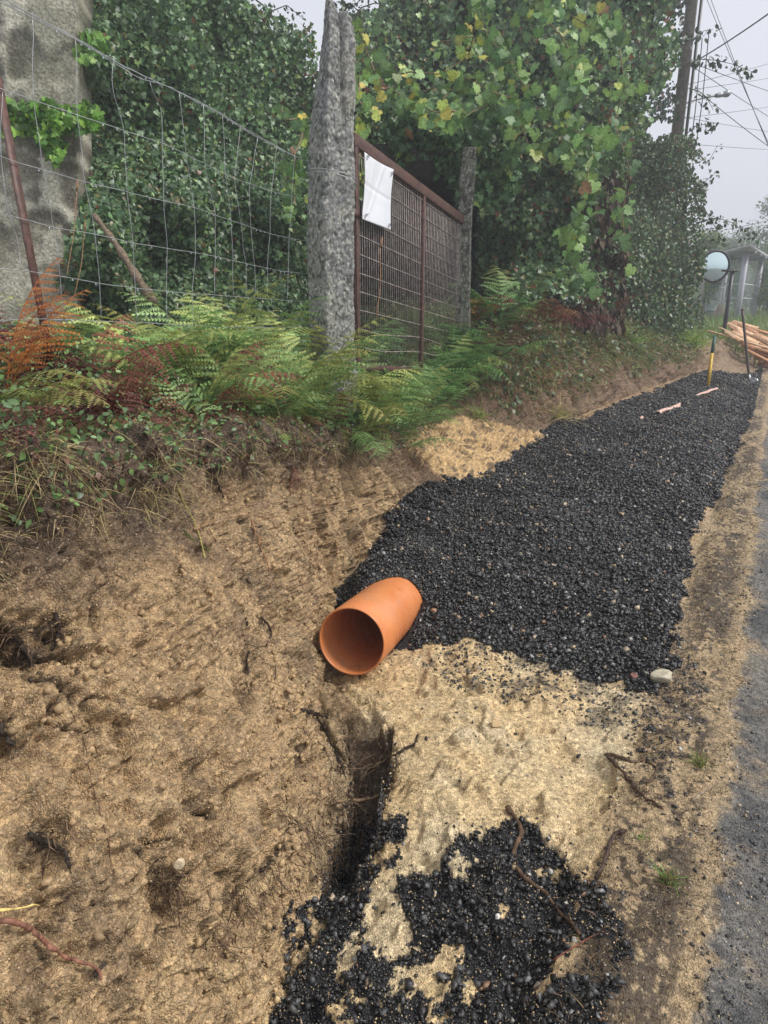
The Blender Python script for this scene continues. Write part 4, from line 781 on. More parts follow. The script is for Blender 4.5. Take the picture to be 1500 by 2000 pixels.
vine('grape_vine', 'vine top with broad leaves in the upper middle above the ivy clump', [(860,200),(905,150),(960,180),(1000,190),(930,215),(900,230)], 6.7, 60, .155, W1, 24, 11)
vine('grape_vine', 'high vine spray at the top edge left of the pole creeper', [(1100,-20),(1115,30),(1165,60),(1200,75),(1180,20)], 7.2, 46, .16, W1, 20, 12)

# sprays reaching out against the sky
def spray(label, pts, d, n, seed, size=.085):
    g = np.random.default_rng(seed); pl = polyline(pts, 50); W = at(pl[:, 0], pl[:, 1], d); e = empty('leafy_shoot', W[0], label, 'shoot'); V, f = tube(W, np.linspace(.009, .003, 50), 5); A = Acc(); A.add(V, f, (.07, .06, .04)); A.build('stem', M['bark'], e)
    i = np.sort(g.integers(8, 50, n)); q = W[i] + g.normal(size=(n, 3))*.05; leaves('foliage', q, np.tile([.3, -.6, .5], (n, 1)), size*(.6+.7*g.random(n)), 'oval', pal(n, [(.04, .07, .035), (.06, .10, .045)], (1, 1), g), M['leaf'], e, 1.0, .8, g)
spray('longest leafy shoot reaching right across the sky beside the utility pole', [(1330,130),(1360,115),(1400,118),(1430,125),(1468,140)], 11, 85, 1)
spray('short leafy shoot just above the longest one by the utility pole', [(1330,90),(1355,75),(1375,60),(1392,58)], 11, 36, 2)
spray('leafy shoot below the street lamp, drooping from the pole', [(1345,172),(1368,180),(1380,190),(1393,215)], 11, 26, 3)
spray('small leafy twig sticking out of the bush below the lamp', [(1340,262),(1360,245),(1385,243),(1392,252)], 12, 34, 4)
spray('wispy shoot arching out of the bush at mid height', [(1350,300),(1370,305),(1382,320),(1402,283)], 12, 20, 5, .06)
spray('drooping bramble shoot on the sky above the traffic mirror', [(1360,435),(1400,425),(1430,435),(1460,460),(1476,466)], 12, 70, 6)
spray('lower bramble shoot hanging just above the traffic mirror', [(1360,400),(1380,415),(1395,440),(1412,472)], 12, 46, 7)
spray('curved bramble shoot on the right side of the bush', [(1350,370),(1372,360),(1388,345),(1400,335)], 12, 30, 8, .07)
spray('thin twig rising over the ivy against the sky, left of the granite post', [(500,0),(530,22),(560,10),(590,35)], 7.6, 26, 9, .05)
spray('thin bare shoot over the ivy right of the granite post top', [(690,40),(705,15),(735,5),(760,20)], 7.2, 26, 10, .05)
spray('tangled twigs rising behind the granite post at the top edge', [(700,70),(712,35),(690,12),(716,-10)], 7.2, 30, 11, .05)

# ------------------------------------------------------------------ ferns
FG = [(.22, .36, .12), (.31, .45, .17), (.16, .30, .10), (.36, .41, .12)]; FR = [(.17, .05, .04), (.12, .038, .035), (.21, .08, .045)]; FO = [(.50, .22, .04), (.42, .15, .035), (.30, .10, .03)]; FB = [(.12, .26, .08), (.17, .33, .10)]
def frond(A, base, az, el, L, droop, W, col, g, curl=0.0, npin=13, npn=8, twist=0.0, stem=.22):
    n = 26; t = np.linspace(0, 1, n); e = el - droop*t**1.5; azs = az + twist*t
    dirs = np.stack([np.cos(e)*np.cos(azs), np.cos(e)*np.sin(azs), np.sin(e)], 1); P_ = np.concatenate([[base], base + np.cumsum(dirs[:-1]*L/(n-1), axis=0)])
    V, f = tube(P_, np.linspace(.0028, .0008, n)*(L/.6+.3), 4, False); A.add(V, f, np.array(col)*[.9, .8, .7])
    tk = stem + (1-stem)*(np.arange(npin)+.5)/npin; idx = tk*(n-1); i0 = np.clip(idx.astype(int), 0, n-2); fr_ = (idx-i0)[:, None]
    B = P_[i0]*(1-fr_)+P_[i0+1]*fr_; D = nrm(dirs[i0]); side = nrm(np.cross(D, [0, 0, 1.0]) + 1e-5); upv = np.cross(side, D); sh = (tk-stem)/(1-stem)
    wl = W*np.minimum(1, .45+2.4*sh)*(1-sh)**.8*1.15 + .01
    tipc = np.array([.34, .28, .08]) if g.random() < .3 and col[1] > col[0] else np.array(col)*1.1
    for s in (-1, 1):
        keep = g.random(npin) > .07
        pd = nrm(side*s*.88 + D*.42 - upv*(.12+curl*g.uniform(.5, 1.3, (npin, 1)))); pd = nrm(pd + .13*g.normal(size=pd.shape)); pl = wl*(.75+.4*g.random(npin))*np.where(keep, 1, .25); pn = nrm(np.cross(pd, D)*s)
        q = (np.arange(npn)+.5)/npn; C0 = B[:, None] + pd[:, None]*(pl[:, None]*q)[..., None] - upv[:, None]*((.16+curl*.5)*pl[:, None]*q**2)[..., None]
        spc = (1-stem)*L/npin; ll = np.minimum(pl[:, None]*.24*(1-q*.9), spc*.36*(1-.55*q))+.001; sp = pl[:, None]/npn*.50*np.ones_like(ll)
        dd = nrm(np.cross(pn, pd)); cc = (np.array(col)*(1-sh[:, None]**2) + tipc*sh[:, None]**2)[:, None, :]*(.8+.45*g.random((npin, 1, 1)))
        for s2 in (-1, 1):
            tip = C0 + (dd[:, None]*s2 + pd[:, None]*.45)*ll[..., None] - upv[:, None]*(.25*ll)[..., None]; a = C0 - pd[:, None]*sp[..., None]; b = C0 + pd[:, None]*sp[..., None]; m = tip + pd[:, None]*(sp*.35)[..., None]
            X = np.stack([a, tip, m, b], 2).reshape(-1, 3); A.add(X, np.arange(len(X)).reshape(-1, 4), np.repeat(np.broadcast_to(cc, ll.shape+(3,)).reshape(-1, 3), 4, 0))
def fern(label, base, n, L, cols, seed, az0=None, spread=math.pi, el=(.6, 1.2), droop=(.9, 1.7), W=.3, curl=.09, cat='fern', name='fern', npin=13, npn=8, mat='leafmatt'):
    g = np.random.default_rng(seed); e = empty(name, base, label, cat)
    for i in range(n):
        A = Acc(); az = (g.uniform(-math.pi, math.pi) if az0 is None else az0 + g.uniform(-spread, spread)); l = L*g.uniform(.7, 1.15)
        frond(A, np.array(base) + g.normal(size=3)*[.03, .03, .005], az, g.uniform(*el), l, g.uniform(*droop), W*l, np.array(cols[g.integers(len(cols))])*g.uniform(.8, 1.2), g, curl, npin, npn, g.uniform(-.3, .3)); A.build('frond', M[mat], e)
    return e
TC = -math.pi/2 - .5            # azimuth towards the camera side
def topz(x, y): return np.array([x, y, zat(x, y)-.01])
def gq(px_, py_): return hit(px_, py_, -.01)
fern('tall arching green fern at the foot of the granite post, tips pale', topz(-2.85, 4.0), 9, .62, FG, 1, TC, 1.9, W=.33)
fern('broad pale-green fern spreading right in front of the granite post base', topz(-2.62, 3.75), 10, .66, FG, 2, TC+.9, 1.3, W=.33)
fern('big fern whose fronds fan toward the ditch below the gate', topz(-2.5, 3.95), 10, .62, FG, 3, TC+1.0, 1.1, el=(.3, .9), W=.33)
fern('lush deep-green fern cascading under the far gatepost', topz(-2.98, 6.9), 12, .80, FB, 4, TC+.6, 1.4, el=(.3, 1.0), W=.3)
fern('green fern clump drooping beside the sand patch, right of the gate', topz(-2.8, 7.35), 11, .85, FB, 5, TC+.5, 1.3, el=(.4, 1.0), W=.3)
fern('fern with orange dying fronds standing right of the far gatepost', topz(-3.15, 7.9), 6, .6, FO, 6, None, el=(.7, 1.2), W=.3)
fern('bright orange bracken beside the leaning rusty fence post', at(-5, 560, 2.45)*[1, 1, 0] + [0, 0, 1.27], 5, .52, FO, 7, R(60), 1.2, el=(1.0, 1.4), droop=(.7, 1.3), W=.30, name='bracken', cat='bracken', npin=15, npn=10)
fern('yellow-green bracken at the left edge below the orange one', at(-10, 640, 2.2)*[1, 1, 0] + [0, 0, 1.24], 6, .40, [(.28, .32, .09), (.32, .28, .10)], 8, R(29), 1.2, name='bracken', cat='bracken', W=.4)
for k, (xa_, ya_, lab, c_, l_) in enumerate((
    (-2.35, 2.35, 'dark red-brown withered bracken clump left of the middle of the bank top', FR, .62), (-2.75, 2.1, 'purplish dead bracken behind the leaning rusty post', FR, .65), (-2.15, 1.75, 'wine-red bracken hanging at the left edge of the bank', FR, .55),
    (-2.6, 2.75, 'rusty dead bracken with curled fronds under the fence wires', FR, .6), (-2.5, 3.3, 'mixed brown and green bracken halfway along the bank top', FR+FG, .45), (-2.45, 3.6, 'dark maroon frond clump leaning over the cut below the green ferns', FR, .45))):
    fern(lab, topz(xa_, ya_), 8, l_, c_, 20+k, None, el=(.4, 1.2), curl=.35, W=.30, name='bracken', cat='bracken', mat='dry')
for k, (xa_, ya_, lab, l_) in enumerate((
    (-3.0, 3.0, 'light green fern behind the lowest fence wire, left of centre', .55), (-3.1, 3.5, 'pale fern with arched tips between fence and ivy', .6), (-2.95, 2.7, 'yellow-green fern standing beneath the fence stays', .5), (-2.7, 3.25, 'fresh green fern in the middle of the bank top', .5), (-3.2, 4.15, 'upright fern just left of the granite post', .6),
    (-2.9, 5.3, 'green fern growing through the lower gate mesh', .5), (-3.0, 6.1, 'fern half hidden behind the gate mesh near its middle bar', .55), (-2.75, 4.7, 'low green fern under the near end of the gate', .5), (-2.6, 5.0, 'small fern clump above the left side of the sand patch', .42))):
    fern(lab, topz(xa_, ya_), 8, l_, FG, 40+k, None, el=(.5, 1.25), W=.32)
for k, (xa_, ya_, lab, l_, c_) in enumerate((
    (-3.5, 2.2, 'tall green fern against the old wall behind the rusty post', .7, FG), (-3.6, 2.9, 'tall dark fern before the foot of the ivy mound', .75, FG), (-3.7, 3.6, 'tall pale fern reaching up the wire stays', .75, FG), (-3.6, 4.3, 'tall fern just behind the granite post on its left', .75, FG), (-3.2, 1.8, 'russet dead bracken at the foot of the old wall', .6, FR), (-3.3, 3.2, 'green fern with yellow tips in the middle behind the fence', .7, FG),
    (-3.55, 6.0, 'dim fern growing inside the garden behind the gate', .8, FB), (-3.5, 7.2, 'large fern inside the garden near the far post', .9, FB), (-2.85, 7.9, 'arching fern hanging down the bank past the far gatepost', .95, FB), (-2.75, 6.5, 'low fern arching over the back of the sand patch', .7, FB), (-2.7, 5.7, 'green fern at the upper left corner of the sand patch', .6, FG))):
    fern(lab, topz(xa_, ya_), 10, l_, c_, 60+k, None, el=(.7, 1.35), W=.30)
for k, (xa_, ya_, lab, l_, c_) in enumerate((
    (-2.55, 3.35, 'tall lacy fern in front and left of the granite post base', .78, FG), (-2.72, 4.25, 'tall fern covering the foot of the granite post', .80, FG), (-2.62, 4.55, 'arching fern hiding the near bottom corner of the gate', .75, FG), (-2.75, 5.05, 'leaning pale fern before the lower gate mesh', .75, FG), (-2.8, 5.55, 'dark green fern before the middle bar of the gate', .75, FB),
    (-2.85, 6.1, 'spreading fern before the far half of the gate', .8, FB), (-2.45, 2.9, 'yellowing tall fern at the centre of the bank top', .68, FG), (-2.4, 2.5, 'pale upright fern among the dead red bracken', .6, FG), (-2.9, 6.55, 'dense fern hiding the far bottom corner of the gate', .85, FB))):
    fern(lab, topz(xa_, ya_), 10, l_, c_, 90+k, None, el=(.75, 1.4), droop=(.8, 1.5), W=.30)
for k, (xa_, ya_, lab, l_, c_) in enumerate(((-2.6, 7.6, 'brown and green fern drooping down the bank beyond the sand patch', .8, FR+FB), (-2.5, 8.3, 'dead orange-brown bracken hanging on the bank beyond the sand patch', .75, FR+[(.26, .13, .06)]), (-2.45, 9.2, 'withered bracken under the ivy curtain', .8, FR), (-2.3, 10.3, 'brown bracken at the bank edge under the bush', .8, FR+[(.26, .13, .06)]))):
    fern(lab, topz(xa_, ya_), 10, l_, c_, 120+k, TC+.6, 1.5, el=(.1, 1.1), droop=(.8, 1.6), W=.28, curl=.25)
for k, (xa_, ya_, lab, l_, c_) in enumerate((
    (-2.62, 3.75, 'tallest fresh green fern hiding the post foot on its left side', 1.0, FG), (-2.5, 4.15, 'tall fern leaning out right of the post foot over the cut', .95, FG), (-2.85, 3.35, 'high arching fern left of the post with pale tips', 1.0, FG), (-2.8, 2.95, 'high feathery fern left of centre reaching over the lowest wire', .95, FG), (-2.85, 2.55, 'tall fern reaching the lower wire toward the left', .85, FG),
    (-2.6, 4.6, 'tall fern before the near upright of the gate', .95, FG), (-2.65, 5.1, 'tall fern leaning before the lower part of the gate mesh', .85, FG+FB), (-3.1, 3.9, 'fern with upright fronds touching the left face of the granite post', 1.0, FG), (-2.95, 6.9, 'highest fern by the far gatepost foot', 1.0, FB), (-2.45, 3.5, 'bright low fern spilling over the cut edge beneath the tall ones', .6, FG), (-2.35, 3.0, 'bright fern on the cut edge left of the maroon frond', .55, FG))):
    fern(lab, topz(xa_, ya_), 10, l_*.86, c_, 150+k, None, el=(1.0, 1.45), droop=(.9, 1.7), W=.27)
# fronds hanging on the cut face
def hang(label, q, L, col, seed, az, name='fern_frond', droop=.6, el=-.7, W=.32, curl=.1):
    g = np.random.default_rng(seed); b = hit(*q, off=.02); A = Acc(); frond(A, b, az, el, L, droop, W*L, col, g, curl, 15, 8, .1); o = A.build(name, M['leafmatt'], None); tag(o, label, 'fern frond')
toward = math.atan2(-1, .35)
hang('half-withered fern frond hanging on its stalk against the tan cut face', (372, 1000), .36, (.13, .15, .05), 1, toward-.2, el=-.6, droop=.75, W=.42, curl=.25)
hang('brown companion frond beside the hanging fern on the cut face', (400, 1030), .30, (.20, .10, .06), 2, toward+.8, el=-.5, droop=.8, W=.42, curl=.3)
hang('long dark-red frond drooping over the lip above the pipe', (640, 740), .42, (.13, .05, .045), 3, toward, el=.0, droop=1.4, curl=.3)
hang('small fresh green frond sprouting from the upper cut face', (555, 850), .13, (.24, .38, .08), 4, toward+.3, el=.2, droop=1.2)
hang('little green fern tip at the bottom of the vegetation above the heap', (740, 850), .22, (.20, .36, .08), 5, toward+.5, el=.1, droop=1.3)
hang('withered rust-brown frond stuck flat down the cut face', (575, 900), .20, (.18, .06, .035), 6, toward-.3, el=-.9, droop=.6, curl=.4)

# ground cover of bracken, brambles, grass on the bank (uncountable)
def cover():
    g = np.random.default_rng(77); vg = ((r_ > 9.0) & (r_ < 10.9) & (y_ > 1.0) & (y_ < 8)).ravel() & (PX > -400) & (CZ > .5)
    A = Acc(); q, nn, k = pick(vg, 260, seed=5)
    for p in q:
        red = fbm(p[None], 1.3, 2, 5)[0] + (.35 if p[1] < 2.3 else -.30) > 0; c = (FR if red else FG)[g.integers(3)]
        if g.random() < .04: c = FO[g.integers(3)]
        l = g.uniform(.22, .42); frond(A, p, g.uniform(-3.14, 3.14), g.uniform(.3, 1.2), l, g.uniform(.8, 1.6), .32*l, np.array(c)*g.uniform(.6, 1.1), g, .3 if red else .05, 11, 6)
    o = A.build('bracken_cover', M['leafmatt']); tag(o, 'tangle of green and dead bracken covering the bank top', 'bracken', kind='stuff')
    vg2 = ((r_ > 8.75) & (r_ < 11.2) & (y_ > .3) & (y_ < 9)).ravel() & (PX > -400) & (CZ > .5); n = 27000
    q, nn, k = pick(vg2, n, 1/np.maximum(cz, .8), seed=6); q = q + [0, 0, 1]*np.abs(g.normal(size=(n, 1)))*.11*smooth(8.7, 9.6, RR[k])[:, None]; 
    o = leaves('bramble_cover', q, nn*.4 + [.2, -.5, .7], .022*(.5+g.random(n)), 'oval', pal(n, [(.09, .16, .06), (.15, .25, .08), (.20, .17, .06), (.16, .07, .04)], (4, 5, 1, 1.6), g), M['leaf'], None, .2, .9, g)
    tag(o, 'low bramble and weed leaves carpeting the bank top', 'weeds', kind='stuff')
cover()
def blades(name, q, n_, L, w_, cols, label, cat, g, up=1.0, lean=.6, bend=1.0, hangdir=None, kind='stuff', mat='leafmatt', parent=None, grav=0.0):
    n = len(q); d = nrm(n_*up + g.normal(size=(n, 3))*lean + (0 if hangdir is None else np.array(hangdir))); L = L*(.5+g.random(n)); b = nrm(g.normal(size=(n, 3))*[1, 1, .3]); k = 5; t = np.linspace(0, 1, k)
    ctr = q[:, None] + d[:, None]*(L[:, None]*t)[..., None] + b[:, None]*(bend*.35*L[:, None]*t**2)[..., None] - np.array([0, 0, 1])*(grav*L[:, None]*t**2)[..., None]
    s = nrm(np.cross(d, b)); wd = w_*(.6+.8*g.random(n))[:, None]*np.array([1, 1, .8, .5, .08])[None]; V = np.stack([ctr - s[:, None]*wd[..., None], ctr + s[:, None]*wd[..., None]], 2).reshape(n, -1, 3)
    f = np.array([(2*i, 2*i+1, 2*i+3, 2*i+2) for i in range(k-1)]); F_ = (f[None] + (np.arange(n)*2*k)[:, None, None]).reshape(-1, 4)
    o = mesh(name, V.reshape(-1, 3), F_, M[mat], parent, np.repeat(cols, 2*k, 0))
    if label: tag(o, label, cat, kind=kind)
    return o
g = np.random.default_rng(99)
STRAW = [(.52, .42, .22), (.42, .32, .17), (.27, .18, .10), (.42, .40, .14), (.12, .07, .045)]
lipm = ((r_ > 8.6) & (r_ < 9.7) & (y_ > .2) & (y_ < 5.2)).ravel() & (PX > -300) & (CZ > .5)
q, nn, k = pick(lipm, 15000, (.15+smooth(-.1, .3, fbm(P, 3, 2, 7))*(1-smooth(2.6, 4, y_)*.6)), seed=11)
blades('dead_grass', q, nn, .062, .0010, pal(len(q), STRAW, (3, 3, 3, 2, 2), g), 'matted straw-coloured dead grass hanging over the lip of the bank', 'dead grass', g, .5, .9, 2.2, mat='dry', grav=.8)
q, nn, k = pick(((r_ > 9.1) & (r_ < 10.5) & (y_ > .2) & (y_ < 9)).ravel() & (PX > -300) & (CZ > .5), 4200, seed=12)
blades('green_grass', q, nn, .09, .0014, pal(len(q), [(.16, .26, .06), (.24, .32, .08), (.30, .30, .10)], (3, 2, 1), g), 'thin green grass among the bracken on the bank top', 'grass', g, 1, .5, 1.2)
fb = ((r_ > 5.9) & (r_ < 11) & (y_ > 7.0) & (y_ < 14.5)).ravel() & (CZ > .5)
wt_ = smooth(6.6, 8.2, r_ + .8*fbm(P, 1.4, 3, 8))*(.5+.5*smooth(-.1, .3, fbm(P, 2, 2, 9)))
q, nn, k = pick(fb, 26000, wt_, seed=13); blades('bank_grass', q, nn, .17, .0035, pal(len(q), [(.12, .19, .05), (.20, .30, .08), (.30, .36, .10), (.36, .28, .13), (.20, .12, .06)], (3, 3, 2, 3, 3), g), 'shaggy wet grass and weeds down the bank at the right', 'grass', g, 1.0, .55, 1.3, grav=.5)
q, nn, k = pick(fb, 11000, smooth(6.7, 8.4, r_ + .8*fbm(P, 1.4, 3, 8)), seed=14); q = q + nn*np.abs(g.normal(size=(len(q), 1)))*.10
o = leaves('bank_weeds', q, nn + [.2, -.5, .5], .055*(.5+g.random(len(q))), 'oval', pal(len(q), [(.05, .09, .035), (.09, .14, .05), (.15, .10, .05), (.16, .19, .06)], (4, 4, 1.5, 1), g), M['leaf'], None, .5, .8, g); tag(o, 'dark trailing weeds and ivy over the upper bank beneath the bush', 'weeds', kind='stuff')
q, nn, k = pick(((r_ > 6.2) & (r_ < 9.3) & (y_ > 4.4) & (y_ < 12)).ravel() & ~dirt.ravel() & (CZ > .5), 9000, smooth(6.6, 8.2, r_), seed=15)
blades('dead_bank_grass', q, nn, .14, .0022, pal(len(q), [(.30, .19, .10), (.20, .11, .06), (.13, .07, .045), (.38, .30, .14)], (3, 3, 3, 1), g), 'brown dead stalks and bracken litter on the bank around the sand patch', 'dead grass', g, .5, .8, 1.5, mat='dry', grav=.8)
vm = ((r_ > 1.25) & (r_ < 3.0) & (y_ < 9)).ravel() & vis
q, nn, k = pick(vm, 9500, .1+smooth(-.05, .25, fbm(P, 13, 4, 65)), seed=17); blades('verge_litter', q, nn, .032, .0009, pal(len(q), [(.16, .10, .06), (.07, .045, .03), (.26, .19, .10), (.14, .12, .05)], (3, 4, 2, 1), g), 'dark matted roots and litter along the verge', 'litter', g, .35, 1.0, 1.5, mat='dry', grav=.4)
fw = ((P[..., 0] < -3.1) & (P[..., 0] > -6.5) & (y_ > .8) & (y_ < 7)).ravel() & (PX > -300) & (PX < 900) & (CZ > .5)
q, nn, k = pick(fw, 8000, seed=18); blades('tall_grass', q, nn, .30, .0028, pal(len(q), [(.12, .18, .05), (.20, .26, .07), (.28, .22, .10), (.08, .10, .04)], (3, 2, 2, 2), g), 'rank grass and weeds between the fence and the ivy', 'grass', g, 1, .4, 1.2, grav=.3)
q, nn, k = pick(fw, 9000, seed=19); q = q + [0, 0, 1]*(g.random((len(q), 1))*.35); o = leaves('weed_leaves', q, nn*.4 + [.3, -.5, .6], .045*(.5+g.random(len(q))), 'oval', pal(len(q), [(.06, .11, .04), (.10, .17, .06), (.15, .13, .05)], (4, 4, 1), g), M['leaf'], None, .3, .9, g); tag(o, 'leafy weeds behind the wire fence', 'weeds', kind='stuff')
# separate tufts
def tuft(label, q, n, L, w_, cols, seed, name='grass_tuft', lean=.5, off=0.0):
    g = np.random.default_rng(seed); b = hit(*q); e = empty(name, b, label, 'grass tuft'); Q_ = b + g.normal(size=(n, 3))*[.02, .02, .003]*(L/.1)
    blades('blades', Q_, np.tile([0, 0, 1.], (n, 1)), L, w_, pal(n, cols, [1]*len(cols), g), None, None, g, 1, lean, 1.2, parent=e, grav=.3)
tuft('green and straw grass tuft on the verge level with the rock', (1365, 1495), 90, .065, .0012, [(.20, .28, .07), (.36, .28, .13), (.15, .20, .06)], 1)
tuft('small reddish-green tuft on the verge lower right', (1305, 1725), 80, .055, .0014, [(.20, .34, .08), (.30, .20, .09), (.18, .26, .07)], 2)
tuft('bright single green blade cluster on the sand right of the long root', (1253, 1640), 7, .045, .0022, [(.25, .42, .10)], 3, lean=.25)
tuft('straw-yellow grass tuft at the foot of the bank right of the sand patch', (1085, 812), 150, .26, .003, [(.46, .38, .16), (.36, .36, .12)], 4, lean=.8)
tuft('orange-brown grass clump left of the straw-yellow tuft', (1045, 745), 150, .30, .003, [(.44, .26, .10), (.40, .36, .12)], 5, lean=.8)
tuft('light green grass tuft high on the right bank', (1230, 668), 130, .32, .005, [(.26, .38, .09), (.18, .30, .07)], 6, lean=.7)
tuft('lime-green grass clump under the bush at the end of the bank', (1352, 672), 260, .34, .006, [(.34, .46, .10), (.26, .40, .08)], 7, lean=.9)
tuft('grassy weed tuft at the top edge of the sand patch', (935, 815), 120, .20, .003, [(.22, .34, .08), (.34, .36, .12)], 8, lean=.9)

# ------------------------------------------------------------------ roots, twigs, sticks, single stones
def root(label, pts, r0, r1, col, name='root', cat='root', off=.3, seed=1, hairs=0, wig=.004, rmin=1.0, lift=None):
    g = np.random.default_rng(seed); pl = polyline(pts, max(12, len(pts)*6)); W = np.array([hit(x, y, 0, rmin) for x, y in pl]); n = len(W)
    for _ in range(2): W[1:-1] = .25*W[:-2] + .5*W[1:-1] + .25*W[2:]
    rr = 1.05*np.linspace(r0, r1, n)*(1 + .55*fbm(W, 45, 3, seed)); hairs = hairs*2; to = nrm(np.array([0, 0, EYE])-W); W = W + to*(rr*off*2 + .006)[:, None] + wig*np.stack([fbm(W, 30, 2, seed), fbm(W, 30, 2, seed+3), fbm(W, 30, 2, seed+5)], 1)
    if lift is not None: W = W + to*np.interp(np.linspace(0, 1, n), *lift)[:, None]
    A = Acc(); V, f = tube(W, rr, 7); A.add(V, f, np.array(col)*(1+.3*fbm(V, 50, 2, seed))[:, None])
    for h in range(hairs):
        i = g.integers(1, n-1); d = nrm(g.normal(size=3) + [0, 0, -.3]); l = g.uniform(.02, .06); pp = [W[i] + d*l*t + g.normal(size=3)*.003 for t in np.linspace(0, 1, 5)]; V, f = tube(pp, [.0011, .001, .0008, .0006, .0004], 4); A.add(V, f, np.array(col)*.8)
    o = A.build(name, M['bark'], None, True); tag(o, label, cat); return o
DK = (.035, .025, .018); BR = (.16, .09, .05); RD = (.20, .075, .05)
root('long black-and-brown root lying across the lower black crumbs', [(990,1575),(1010,1598),(1022,1625),(1005,1650),(998,1680),(1020,1710),(1060,1740),(1095,1780),(1135,1825)], .0085, .0045, (.10, .06, .035), seed=1, hairs=6)
root('twisted brown root arching on the sand left of the verge, upper branch', [(1180,1472),(1215,1480),(1245,1490),(1262,1480)], .0065, .005, (.12, .075, .045), seed=2, hairs=8, wig=.01)
root('thin root curling down the right of the twisted pair on the sand', [(1258,1482),(1285,1500),(1275,1520),(1262,1530)], .0035, .003, (.11, .07, .04), seed=3)
root('hairy dark root running down toward the verge tuft', [(1190,1475),(1205,1500),(1225,1515),(1235,1535),(1262,1560),(1295,1578)], .0065, .004, (.075, .045, .03), seed=4, hairs=22, wig=.01)
root('dark bent root stub on the sand above the right side of the lower crumbs', [(1225,1622),(1200,1630),(1190,1650),(1183,1680),(1165,1715)], .005, .006, (.07, .045, .035), seed=5, hairs=14)
root('thin reddish twig crossing the right of the lower crumb patch', [(1075,1880),(1120,1850),(1180,1818)], .0022, .0015, RD, 'twig', 'twig', seed=6)
root('smooth reddish-brown root snaking across the bottom left of the cut', [(-20,1800),(20,1802),(60,1812),(80,1835),(110,1860),(150,1876),(185,1890),(196,1912)], .0055, .0028, (.22, .10, .065), seed=7, lift=([0, .6, 1], [.03, .03, .005]))
root('yellow straw stalk poking in from the bottom left edge', [(-15,1782),(30,1775),(75,1768)], .0028, .002, (.60, .45, .16), 'straw_stalk', 'stalk', seed=8, lift=([0, 1], [.03, .02]))
root('pair of forked dry roots arching on the upper cut face, main arm', [(378,1035),(420,1020),(450,1010),(485,1005),(515,1005),(545,1012)], .004, .002, (.25, .15, .08), seed=9, lift=([0, .5, 1], [.01, .03, .005]))
root('long dry root hanging from the arching one down the cut face', [(490,1008),(500,1045),(515,1080),(527,1110),(530,1150)], .003, .0016, (.28, .14, .07), seed=10, lift=([0, 1], [.025, .01]))
root('yellow fern stalk running down the cut face to the hanging frond', [(345,950),(362,985),(385,1030),(398,1080),(400,1100)], .003, .002, (.38, .34, .10), 'fern_stalk', 'stalk', seed=11, lift=([0, 1], [.01, .02]))
root('thick black root slanting down the upper cut left of the red frond', [(402,910),(420,930),(432,960),(436,978)], .007, .003, DK, seed=12, hairs=8)
root('black wavy root under the lip at the upper middle of the cut', [(408,872),(430,875),(445,890),(460,908)], .0055, .003, DK, seed=13, hairs=6)
root('black root stub beside the fresh green frond', [(520,845),(538,868),(545,882)], .006, .003, DK, seed=14, hairs=5)
root('vertical dark root down the cut left of the pipe, longer one', [(480,1195),(484,1240),(482,1290),(490,1355)], .004, .0025, DK, seed=15, hairs=9)
root('curved dark root just right of the long vertical one, left of the pipe', [(500,1200),(520,1215),(532,1235),(520,1262)], .006, .003, (.06, .035, .022), seed=16, hairs=8)
root('thin root trailing down to the ledge below left of the pipe', [(560,1280),(566,1330),(575,1390)], .003, .0015, (.05, .03, .02), seed=17)
root('gnarled root bridging the gully below the pipe', [(650,1568),(690,1562),(730,1560),(765,1540),(780,1530)], .005, .008, (.22, .15, .085), seed=18, hairs=14, lift=([0, .5, 1], [.01, .07, .01]))
root('dark root curling out of the sand ledge at the gully edge', [(765,1478),(790,1462),(812,1455),(816,1435)], .005, .004, DK, seed=19, hairs=6)
root('thin reddish bramble stem looping over the lip of the bank', [(415,700),(418,760),(420,800),(400,838),(365,845)], .0022, .0016, RD, 'bramble', 'bramble', seed=20, rmin=8)
root('black root fragment half buried near the bottom left stone cluster', [(20,1860),(60,1850)][::-1] if False else [(183,1905),(208,1878)], .006, .004, DK, seed=21)
root('hairline root crossing the left half of the cut face', [(140,1390),(165,1450),(180,1520),(205,1620),(225,1710)], .0013, .0009, (.09, .045, .03), 'fine_root', 'root', seed=22)
root('dark diagonal root near the foot of the cut above the crumbs', [(510,1700),(540,1668),(558,1650)], .006, .003, DK, seed=23, hairs=9)
root('short dark root fork on the left edge of the cut', [(0,1420),(12,1440),(22,1455)], .006, .004, DK, seed=24, hairs=5)
root('pale forked root dangling into the gully from the sand edge', [(768,1470),(745,1490),(722,1500),(700,1530)], .004, .002, (.26, .19, .11), seed=31, hairs=12, lift=([0, .6, 1], [.0, .04, .01]))
root('dark root strand hanging down the left wall of the gully', [(610,1385),(640,1430),(665,1490),(690,1560),(700,1620)], .005, .002, DK, seed=32, hairs=18)
root('black clump of roots at the left wall below the pipe', [(590,1385),(620,1395),(640,1400)], .007, .004, DK, seed=33, hairs=24)
root('dark root pushed out of the lower left bank', [(60,1630),(90,1640),(120,1660),(140,1690)], .006, .003, DK, seed=34, hairs=20)
root('curled dark root under the hollow at the left edge', [(10,1240),(40,1262),(60,1290),(62,1330)], .007, .003, DK, seed=35, hairs=18)
root('upright dark root in the left middle hollow of the cut', [(105,1200),(118,1235),(106,1270)], .007, .004, DK, seed=36, hairs=16)
root('grey dry stick on the verge among brown litter', [(1352,1562),(1380,1545),(1405,1525)], .002, .0015, (.30, .24, .18), 'twig', 'twig', seed=25)
